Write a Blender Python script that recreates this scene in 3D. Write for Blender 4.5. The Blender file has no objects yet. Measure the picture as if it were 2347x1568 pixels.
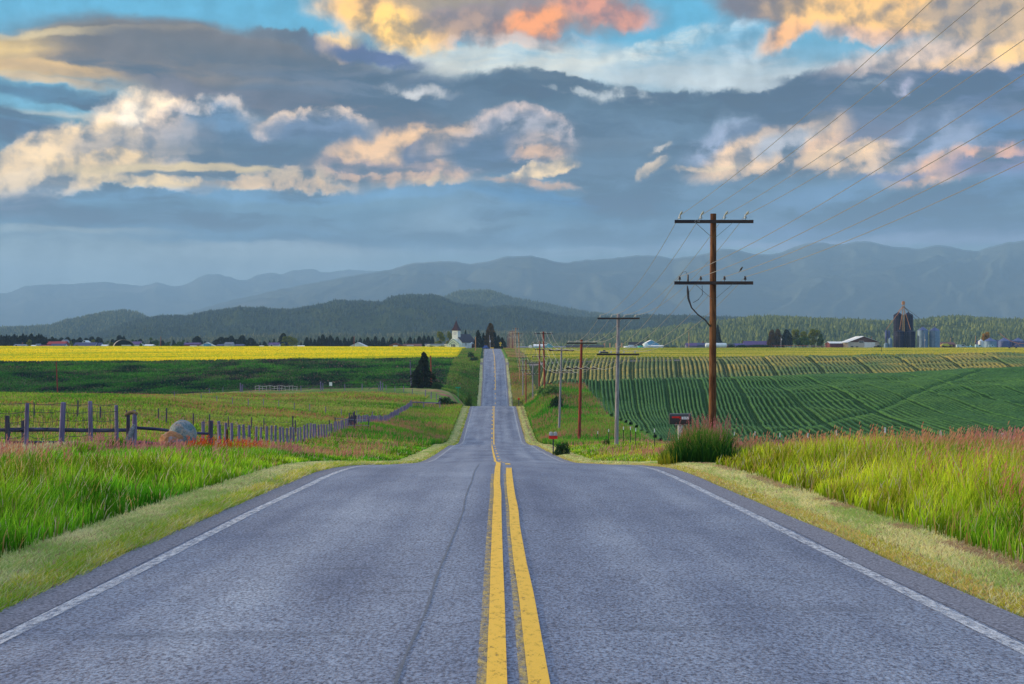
import bpy, bmesh, math, random
import numpy as np
from mathutils import Vector, Matrix
random.seed(7); rng = np.random.default_rng(11)
scene = bpy.context.scene
COL = scene.collection
F = 3420.0; CX = 1173.5; HY = 800.0
R = math.radians
def px(x, y, D): return Vector(((x-CX)/F*D, D, (HY-y)/F*D))
def lin(c):
    out = []
    for v in c[:3]:
        v = v/255.0
        out.append(v/12.92 if v <= .04045 else ((v+.055)/1.055)**2.4)
    return tuple(out)
def sm(a, b, x):
    t = np.clip((x-a)/(b-a), 0, 1); return t*t*(3-2*t)
# ------------------------------------------------------------ terrain
def pchip(xs, ys):
    xs = np.array(xs, float); ys = np.array(ys, float)
    h = np.diff(xs); d = np.diff(ys)/h
    m = np.zeros_like(xs)
    for i in range(1, len(xs)-1):
        if d[i-1]*d[i] > 0:
            w1 = 2*h[i]+h[i-1]; w2 = h[i]+2*h[i-1]
            m[i] = (w1+w2)/(w1/d[i-1]+w2/d[i])
    m[0] = d[0]; m[-1] = d[-1]
    def f(x):
        x = np.clip(np.asarray(x, float), xs[0], xs[-1])
        i = np.clip(np.searchsorted(xs, x, side='right')-1, 0, len(xs)-2)
        t = (x-xs[i])/h[i]
        return ((2*t**3-3*t**2+1)*ys[i]+(t**3-2*t**2+t)*h[i]*m[i]+(-2*t**3+3*t**2)*ys[i+1]+(t**3-t**2)*h[i]*m[i+1])
    return f
road_h = pchip([-80,-30,0,8,24,33,41,50,60,79,110,137,160,183,201,231,259,275,290,320,345,380,420,450,480,510,540,580,620,680,743,800,900,1300,20000],
               [.6,1.0,1.65,1.9,2.33,2.63,3.13,3.82,4.55,5.9,7.5,8.8,10.2,11.1,10.9,10.5,10.0,10.6,11.9,14.6,16.6,18.2,16.3,13.6,10.9,7.6,4.6,2.9,1.9,.75,-.15,-.1,-.3,-.4,-.4])
road_x = pchip([-80,0,24,41,79,137,259,438,743,900,1300,20000],[1.2,.05,-.2,-.33,-.85,-1.8,-3.3,-5.0,-9.8,-12.3,-19,-19])
LU = np.array([-700,0,300,600,850,1000,1100.])
LT = {30:[2.4,2.4,2.45,2.5,2.5,2.5,2.5],46:[3.0,3.1,3.1,3.2,3.3,3.4,3.45],60:[3.6,3.7,3.8,4.3,4.6,4.6,4.6],
 80:[4.2,4.35,4.6,5.4,5.9,5.9,5.9],110:[4.9,5.1,5.3,6.5,7.5,7.6,7.5],150:[5.6,5.8,6.0,7.2,8.2,9.3,9.6],200:[6.2,6.25,6.5,8.2,9.6,10.7,10.9],
 250:[7.8,8.0,8.1,8.7,9.4,10.4,10.2],300:[10,10,9.7,9.1,8.9,9.5,10.8],330:[12,12,10.8,9.0,8.6,8.8,11.5],380:[14,14.5,13.2,11.8,11.2,11.2,13.5],
 430:[13.2,13.3,12.9,11.7,11.2,11.2,13.5],495:[9.2,9.3,9.0,8.2,7.6,7.5,8.2],560:[5.3,5.4,4.9,4.2,3.8,3.7,3.9],620:[3.6,3.7,3.3,2.8,2.5,2.4,2.3],680:[1.9,1.9,1.6,1.3,1.2,1.1,1.0],
 743:[.2,.2,.1,.0,.0,.0,0],800:[-.8,-.8,-.8,-.7,-.6,-.5,-.3],900:[-.9,-.9,-.9,-.8,-.7,-.6,-.5],1300:[-.9,-.9,-.9,-.9,-.9,-.9,-.9],20000:[-1]*7}
RU = np.array([1180,1220,1250,1300,1450,1640,2000,2347,3100.])
RT = {30:[2.5]*5+[2.5,2.6,2.7,2.8],46:[3.4,3.4,3.4,3.4,3.5,3.6,3.9,4.1,4.3],60:[4.5,4.5,4.5,4.5,4.4,4.3,4.6,5.0,5.3],
 80:[5.9,5.9,5.9,5.9,5.9,5.9,6.1,6.6,7.2],110:[7.5,7.5,7.4,7.3,7.0,7.5,8.6,8.8,9.2],150:[9.6,9.6,9.5,9.5,9.6,10.1,10.4,10.6,10.8],200:[10.8,10.5,10,9.8,9.6,9.6,9.6,9.3,9.0],
 240:[10.2,8.5,7.1,7.6,7.8,7.6,6.9,6.1,5.0],260:[10.1,8.2,6.9,6.6,6.8,6.6,5.8,4.8,3.6],280:[11,8.4,6.9,6.1,6.0,5.7,4.8,3.8,2.4],310:[13.5,9.2,7.6,7.1,6.9,6.6,5.7,4.6,3.2],
 360:[16,14,13,12.5,12,11.5,10.5,9.5,8],420:[15.5,13,12,11.5,11,10.3,9.3,8.3,7],480:[10.9,10.2,8.6,7.5,7,6.5,5.6,4.8,3.6],540:[5.4,5.0,4.6,4.3,4,3.6,2.9,2.0,1.2],
 560:[4.4,4.0,3.8,3.6,3.4,3.1,2.4,1.6,.9],620:[2.6,2.4,2.3,2.2,2.1,2.0,1.6,1.0,.6],743:[.5,.5,.5,.5,.5,.5,.4,.1,0],900:[-.4,-.4,-.5,-.5,-.5,-.5,-.6,-.7,-.8],1300:[-.7]*9,20000:[-1]*9}
def tab2(U, T):
    Ds = sorted(T); cols = [pchip(Ds, [T[d][j] for d in Ds]) for j in range(len(U))]
    def f(u, D):
        u = np.clip(u, U[0], U[-1]); vals = np.stack([c(D) for c in cols])
        i = np.clip(np.searchsorted(U, u, side='right')-1, 0, len(U)-2)
        t = (u-U[i])/(U[i+1]-U[i]); t = t*t*(3-2*t)*.5+t*.5
        idx = np.arange(u.size)
        return vals[i, idx]*(1-t)+vals[i+1, idx]*t
    return f
fL = tab2(LU, LT); fR = tab2(RU, RT)
def vnoise(x, y, seed=0):
    xi = np.floor(x).astype(np.int64); yi = np.floor(y).astype(np.int64)
    fx = x-xi; fy = y-yi; fx = fx*fx*(3-2*fx); fy = fy*fy*(3-2*fy)
    def h(a, b):
        n = (a*374761393+b*668265263+seed*1442695041) & 0xffffffff
        n = ((n ^ (n >> 13))*1274126177) & 0xffffffff
        return ((n ^ (n >> 16)) & 0xffff)/65535.0
    return (h(xi,yi)*(1-fx)+h(xi+1,yi)*fx)*(1-fy)+(h(xi,yi+1)*(1-fx)+h(xi+1,yi+1)*fx)*fy
def fbm(x, y, seed=0, o=4):
    s = 0; a = .5; 
    for k in range(o): s = s+a*vnoise(x*2**k, y*2**k, seed+k); a *= .5
    return s/(1-.5**o)
def ground(X, Y, low=True):
    X = np.atleast_1d(np.asarray(X, float)); Y = np.atleast_1d(np.asarray(Y, float))
    sh = X.shape; X = X.ravel(); Y = Y.ravel()
    Yc = np.maximum(Y, 30.0)
    u = CX+X*F/Yc
    rx = road_x(Y); rh = road_h(Y); d = np.abs(X-rx)
    side = np.where(X < rx, fL(u, Yc), fR(u, Yc))
    nearz = rh+.12*sm(4, 9, d)-.02*np.maximum(X, 0)*.5
    side = np.where(Y < 30, nearz, side*sm(30, 46, Y)+nearz*(1-sm(30, 46, Y)))
    B = np.interp(Y, [0, 60, 150, 300, 900], [5, 7, 5, 5, 16])
    w = sm(4.6, 4.6+B, d)
    h = rh*(1-w)+side*w
    z = -h
    far = sm(5.5, 14, d)
    z = z+far*(fbm(X/9, Y/14, 3, 3)-.5)*np.interp(Y, [0,40,100,300,560,600], [.15,.25,.4,.7,.7,.15])
    z = z+far*sm(430, 460, Y)*(1-sm(520, 556, Y))*(X < 0)*(fbm(X/22, Y/30, 9, 4)-.5)*2.4
    # unseen hill added left of the view to shade the far slope
    z = z+55*np.exp(-((X+350)/75)**2)*sm(300, 380, Y)*(1-sm(500, 610, Y))
    z = z-.115*(1-sm(3.9, 4.7, d))*(Y < 1290)-.06*(1-sm(3.3, 3.7, d))*(Y < 1290)
    return z.reshape(sh)
def gz(X, Y): return float(ground(X, Y)[0])
def rz(Y): return -float(road_h(Y))
# ------------------------------------------------------------ object helpers
def link(o, parent=None):
    COL.objects.link(o)
    if parent is not None: o.parent = parent
    return o
def tag(o, label=None, cat=None, group=None, kind=None):
    if label: o['label'] = label
    if cat: o['category'] = cat
    if group: o['group'] = group
    if kind: o['kind'] = kind
    return o
def empty(name, loc, rz_=0, s=1):
    o = bpy.data.objects.new(name, None); COL.objects.link(o)
    o.location = loc; o.rotation_euler = (0, 0, rz_); o.empty_display_size = .2
    if s != 1: o.scale = (s,)*3 if not hasattr(s, '__len__') else s
    return o
class MB:
    def __init__(s): s.v = []; s.f = []; s.m = []; s.mi = 0
    def add(s, vs, fs):
        n = len(s.v); s.v += [tuple(v) for v in vs]; s.f += [tuple(i+n for i in f) for f in fs]; s.m += [s.mi]*len(fs); return s
    def box(s, c, d, rot=None):
        x, y, z = d[0]/2, d[1]/2, d[2]/2
        vs = [Vector(p) for p in ((-x,-y,-z),(x,-y,-z),(x,y,-z),(-x,y,-z),(-x,-y,z),(x,-y,z),(x,y,z),(-x,y,z))]
        if rot is not None: vs = [rot @ v for v in vs]
        return s.add([v+Vector(c) for v in vs], [(0,3,2,1),(4,5,6,7),(0,1,5,4),(1,2,6,5),(2,3,7,6),(3,0,4,7)])
    def bar(s, a, b, w, h=None, up=(0,0,1)):
        a = Vector(a); b = Vector(b); h = h or w; d = (b-a); L = d.length; d.normalize()
        upv = Vector(up)
        if abs(d.dot(upv)) > .98: upv = Vector((0,1,0))
        sx = d.cross(upv).normalized(); sz = sx.cross(d)
        vs = []
        for p in (a, b):
            for i, j in ((-1,-1),(1,-1),(1,1),(-1,1)): vs.append(p+sx*w/2*i+sz*h/2*j)
        return s.add(vs, [(0,1,2,3),(7,6,5,4),(0,4,5,1),(1,5,6,2),(2,6,7,3),(3,7,4,0)])
    def tube(s, pts, r, n=8, cap=True, jit=0):
        pts = [Vector(p) for p in pts]; k = len(pts)
        rr = list(r) if hasattr(r, '__len__') else [r]*k
        vs = []; fs = []
        for i, p in enumerate(pts):
            d = (pts[min(i+1,k-1)]-pts[max(i-1,0)]).normalized()
            u = Vector((0,0,1)) if abs(d.z) < .9 else Vector((1,0,0))
            a = d.cross(u).normalized(); b = d.cross(a).normalized()
            for j in range(n):
                t = 2*math.pi*j/n; q = rr[i]*(1+(random.uniform(-jit,jit) if jit else 0))
                vs.append(p+(a*math.cos(t)+b*math.sin(t))*q)
        for i in range(k-1):
            for j in range(n): fs.append((i*n+j, i*n+(j+1)%n, (i+1)*n+(j+1)%n, (i+1)*n+j))
        if cap: fs.append(tuple(range(n))[::-1]); fs.append(tuple(range((k-1)*n, k*n)))
        return s.add(vs, fs)
    def lathe(s, c, prof, n=16):
        c = Vector(c); vs = []; fs = []; k = len(prof)
        for (r, z) in prof:
            for j in range(n):
                t = 2*math.pi*j/n; vs.append(c+Vector((r*math.cos(t), r*math.sin(t), z)))
        for i in range(k-1):
            for j in range(n): fs.append((i*n+j, i*n+(j+1)%n, (i+1)*n+(j+1)%n, (i+1)*n+j))
        fs.append(tuple(range(n))[::-1]); fs.append(tuple(range((k-1)*n, k*n)))
        return s.add(vs, fs)
    def prism(s, prof, y0, y1):      # prof: list of (x,z), extruded along y
        n = len(prof)
        vs = [(x, y0, z) for x, z in prof]+[(x, y1, z) for x, z in prof]
        fs = [tuple(range(n)), tuple(range(n, 2*n))[::-1]]+[(i, i+n, (i+1)%n+n, (i+1)%n) for i in range(n)]
        return s.add(vs, fs)
    def mesh(s, name, mats, smooth=False):
        me = bpy.data.meshes.new(name); me.from_pydata(s.v, [], s.f)
        for m in (mats if isinstance(mats, (list, tuple)) else [mats]): me.materials.append(m)
        if s.mi or any(s.m): me.polygons.foreach_set('material_index', s.m)
        bm = bmesh.new(); bm.from_mesh(me); bmesh.ops.recalc_face_normals(bm, faces=bm.faces); bm.to_mesh(me); bm.free()
        if smooth:
            me.polygons.foreach_set('use_smooth', [True]*len(me.polygons))
            try: me.set_sharp_from_angle(angle=R(40))
            except Exception: pass
        me.update(); return me
    def build(s, name, mats, parent=None, smooth=False):
        return link(bpy.data.objects.new(name, s.mesh(name, mats, smooth)), parent)
def np_mesh(name, V, faces_list, mats, colors=None, smooth=False, mi=None):
    """faces_list: list of int arrays (n,k)"""
    me = bpy.data.meshes.new(name)
    nl = sum(f.size for f in faces_list); nf = sum(len(f) for f in faces_list)
    me.vertices.add(len(V)); me.vertices.foreach_set('co', np.ascontiguousarray(V, np.float32).ravel())
    me.loops.add(nl); me.polygons.add(nf)
    me.loops.foreach_set('vertex_index', np.concatenate([f.ravel() for f in faces_list]).astype(np.int32))
    tot = np.concatenate([np.full(len(f), f.shape[1]) for f in faces_list]); st = np.concatenate([[0], np.cumsum(tot)[:-1]])
    me.polygons.foreach_set('loop_start', st.astype(np.int32))
    try: me.polygons.foreach_set('loop_total', tot.astype(np.int32))
    except Exception: pass
    for m in (mats if isinstance(mats, (list, tuple)) else [mats]): me.materials.append(m)
    if mi is not None: me.polygons.foreach_set('material_index', mi.astype(np.int32))
    me.update(calc_edges=True)
    if colors is not None:
        a = me.color_attributes.new('Col', 'FLOAT_COLOR', 'POINT')
        c = np.ones((len(V), 4), np.float32); c[:, :colors.shape[1]] = colors
        a.data.foreach_set('color', c.ravel())
    if smooth: me.polygons.foreach_set('use_smooth', np.ones(nf, bool))
    me.validate(verbose=False)
    return me
def copy_tree(o, parent=None):
    c = o.copy(); COL.objects.link(c); c.parent = parent
    for ch in list(o.children): copy_tree(ch, c)
    return c
# ------------------------------------------------------------ materials
def nt(m):
    m.use_nodes = True; t = m.node_tree; return t, t.nodes, t.links
class NG:
    """tiny node-graph writer"""
    def __init__(s, tree): s.t = tree; s.n = tree.nodes; s.l = tree.links
    def put(s, inp, v):
        if isinstance(v, bpy.types.NodeSocket): s.l.new(v, inp)
        elif v is not None:
            if hasattr(v, '__len__') and hasattr(inp.default_value, '__len__'):
                if len(inp.default_value) == 4 and len(v) == 3: v = (*v, 1)
            inp.default_value = v
    def node(s, ty, props=None, **ins):
        n = s.n.new(ty)
        for k, v in (props or {}).items(): setattr(n, k, v)
        for k, v in ins.items():
            key = int(k[1:]) if k[0] == 'i' and k[1:].isdigit() else k.replace('_', ' ')
            s.put(n.inputs[key], v)
        return n
    def noise(s, vec, scale, detail=4, rough=.55, dist=0):
        return s.node('ShaderNodeTexNoise', None, Vector=vec, Scale=scale, Detail=detail, Roughness=rough, Distortion=dist).outputs
    def ramp(s, fac, stops):
        n = s.n.new('ShaderNodeValToRGB'); s.l.new(fac, n.inputs[0]); e = n.color_ramp.elements
        while len(e) < len(stops): e.new(.5)
        for k, (p, c) in enumerate(stops):
            e[k].position = p; e[k].color = (*c, 1) if len(c) == 3 else c
        return n.outputs[0]
    def mix(s, fac, a, b, mode='MIX'):
        n = s.n.new('ShaderNodeMix'); n.data_type = 'RGBA'; n.blend_type = mode
        s.put(n.inputs[0], fac); s.put(n.inputs[6], a); s.put(n.inputs[7], b); return n.outputs[2]
    def math(s, op, a, b=None, c=None, clamp=False):
        n = s.n.new('ShaderNodeMath'); n.operation = op; n.use_clamp = clamp
        s.put(n.inputs[0], a); s.put(n.inputs[1], b)
        if c is not None: s.put(n.inputs[2], c)
        return n.outputs[0]
    def rng(s, v, a, b, c=0, d=1, smooth=False):
        n = s.n.new('ShaderNodeMapRange'); n.interpolation_type = 'SMOOTHSTEP' if smooth else 'LINEAR'
        for i, x in enumerate((v, a, b, c, d)): s.put(n.inputs[i], x)
        return n.outputs[0]
    def scalev(s, vec, sc, loc=(0,0,0), rot=(0,0,0)):
        n = s.n.new('ShaderNodeMapping'); s.put(n.inputs[0], vec); n.inputs[1].default_value = loc; n.inputs[2].default_value = rot; n.inputs[3].default_value = sc
        return n.outputs[0]
    def vm(s, op, a, b=None, sc=None):
        n = s.n.new('ShaderNodeVectorMath'); n.operation = op; s.put(n.inputs[0], a)
        if b is not None: s.put(n.inputs[1], b)
        if sc is not None: s.put(n.inputs['Scale'], sc)
        return n.outputs[1] if op in ('LENGTH', 'DOT_PRODUCT', 'DISTANCE') else n.outputs[0]
def newmat(name):
    m = bpy.data.materials.new(name); m.use_nodes = True; g = NG(m.node_tree)
    b = m.node_tree.nodes['Principled BSDF']; g.b = b
    g.obj = g.node('ShaderNodeTexCoord').outputs['Object']
    return m, g
def pm(name, c, c2=None, rough=.8, scale=3, metal=0, bump=.0, stretch=(1,1,1), spec=.3, detail=5, lo=.35, hi=.65):
    """plain mottled procedural material"""
    m, g = newmat(name); c2 = c2 or tuple(x*.6 for x in c)
    v = g.scalev(g.obj, stretch); n = g.noise(v, scale, detail)
    g.put(g.b.inputs['Base Color'], g.ramp(n[0], [(lo, c), (hi, c2)]))
    g.b.inputs['Roughness'].default_value = rough; g.b.inputs['Metallic'].default_value = metal
    g.b.inputs['Specular IOR Level'].default_value = spec
    if bump:
        g.put(g.b.inputs['Normal'], g.node('ShaderNodeBump', None, Strength=bump, Distance=.05, Height=n[0]).outputs[0])
    return m
# ------------------------------------------------------------ camera, sun, sky
cam = bpy.data.cameras.new('camera'); co = bpy.data.objects.new('camera', cam); COL.objects.link(co)
co.location = (0, 0, 0); co.rotation_euler = (R(90), 0, 0)
cam.lens = 36*F/2347; cam.sensor_width = 36; cam.shift_y = 16/2347; cam.clip_end = 60000; cam.clip_start = .1
scene.camera = co
SUN_EL = 10.0; SUN_AZ = -77.0      # azimuth from +Y towards +X
sd = Vector((math.sin(R(SUN_AZ))*math.cos(R(SUN_EL)), math.cos(R(SUN_AZ))*math.cos(R(SUN_EL)), math.sin(R(SUN_EL))))
sl = bpy.data.lights.new('sun', 'SUN'); sl.energy = 5.0; sl.angle = R(.6); sl.color = (1, .80, .52)
so = bpy.data.objects.new('sun', sl); COL.objects.link(so); so.rotation_euler = sd.to_track_quat('Z', 'Y').to_euler()
scene.view_settings.view_transform = 'Standard'; scene.view_settings.look = 'None'
scene.view_settings.exposure = 0.38; scene.view_settings.gamma = 1
w = bpy.data.worlds.new('World'); scene.world = w; w.use_nodes = True
g = NG(w.node_tree)
for n in list(g.n): g.n.remove(n)
STR = .1; FILL = 1.0
dirv = g.node('ShaderNodeTexCoord').outputs['Generated']
sep = g.node('ShaderNodeSeparateXYZ', None, Vector=dirv).outputs
U = g.math('MULTIPLY', g.math('ARCTAN2', sep[0], sep[1]), F/100)
V = g.math('MULTIPLY', g.math('ARCSINE', sep[2]), F/100)
P = g.node('ShaderNodeCombineXYZ', None, X=U, Y=V).outputs[0]
# clear sky
sky = g.node('ShaderNodeTexSky', dict(sky_type='NISHITA', sun_disc=False, sun_elevation=R(SUN_EL), sun_rotation=R(SUN_AZ), air_density=1.0, dust_density=.6, ozone_density=2.0)).outputs[0]
def warp(vec, amp, sc, det, rough, st=(1, 1, 1)):
    n = g.noise(g.scalev(vec, st), sc, det, rough)[1]
    n = g.vm('SUBTRACT', n, (.5, .5, .5)); n = g.vm('MULTIPLY', n, (amp[0], amp[1], 0))
    return g.vm('ADD', vec, n)
Psoft = warp(warp(P, (2.6, .9), .42, 4, .55, (.6, 1.5, 1)), (.42, .30), 1.7, 8, .6, (.8, 1.2, 1))
Ppuff = warp(warp(P, (.8, .7), .7, 3, .5), (.50, .50), 2.3, 10, .66)
base = g.mix(g.rng(V, 8.2, 3.8, 0, 1, True), lin((120, 185, 215)), lin((102, 130, 148)))
base = g.mix(g.rng(V, 3.2, 0, 0, 1, True), base, lin((168, 184, 192)))
base = g.mix(.12, base, g.vm('SCALE', sky, sc=STR))
cur = base
# thin bright veil
nv = g.noise(g.scalev(Psoft, (.22, 1.1, 1)), 1.0, 6, .6)[0]
def blob(cx, cy, rx, ry, rot, col, a=1.0, soft=.45, vec=None, modul=None):
    global cur
    u = math.atan((cx-CX)/F)*F/100; v = math.atan((HY-cy)/math.hypot(F, cx-CX))*F/100
    n = g.n.new('ShaderNodeMapping'); n.vector_type = 'TEXTURE'
    ma = g.n.new('ShaderNodeVectorMath'); ma.operation = 'MULTIPLY_ADD'; g.put(ma.inputs[0], cur); ma.inputs[1].default_value = (1e-6,)*3; g.put(ma.inputs[2], vec); g.put(n.inputs[0], ma.outputs[0])
    n.inputs[1].default_value = (u, v, 0); n.inputs[2].default_value = (0, 0, R(-rot)); n.inputs[3].default_value = (rx/100, ry/100, 1)
    L = g.vm('LENGTH', n.outputs[0])
    al = g.rng(L, 1+soft, 1-soft, 0, a, True)
    if modul is not None: al = g.math('MULTIPLY', al, modul)
    lc = lin(col)
    if vec is Ppuff and sum(col) > 430:
        sh = lin((98, 112, 136)); k = .72 if sum(col) > 520 else .86
        lc = g.mix(relf, tuple(k*(x*.55+y*.45) for x, y in zip(lc, sh)), tuple(min(1.25, x*y) for x, y in zip(lc, (1.30, 1.22, 1.12))))
    cur = g.mix(al, cur, lc)
Prel = warp(P, (.35, .3), 1.4, 4, .5)
n1 = g.noise(Prel, 1.15, 9, .52)[0]; n2 = g.noise(g.vm('ADD', Prel, (-.24, .18, 0)), 1.15, 4, .5)[0]
reld = g.math('SUBTRACT', n1, n2); relf = g.rng(reld, -.17, .10, 0, 1, True)
S = Psoft; Q = Ppuff
veil = g.rng(nv, .38, .62, .25, 1, True)
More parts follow.
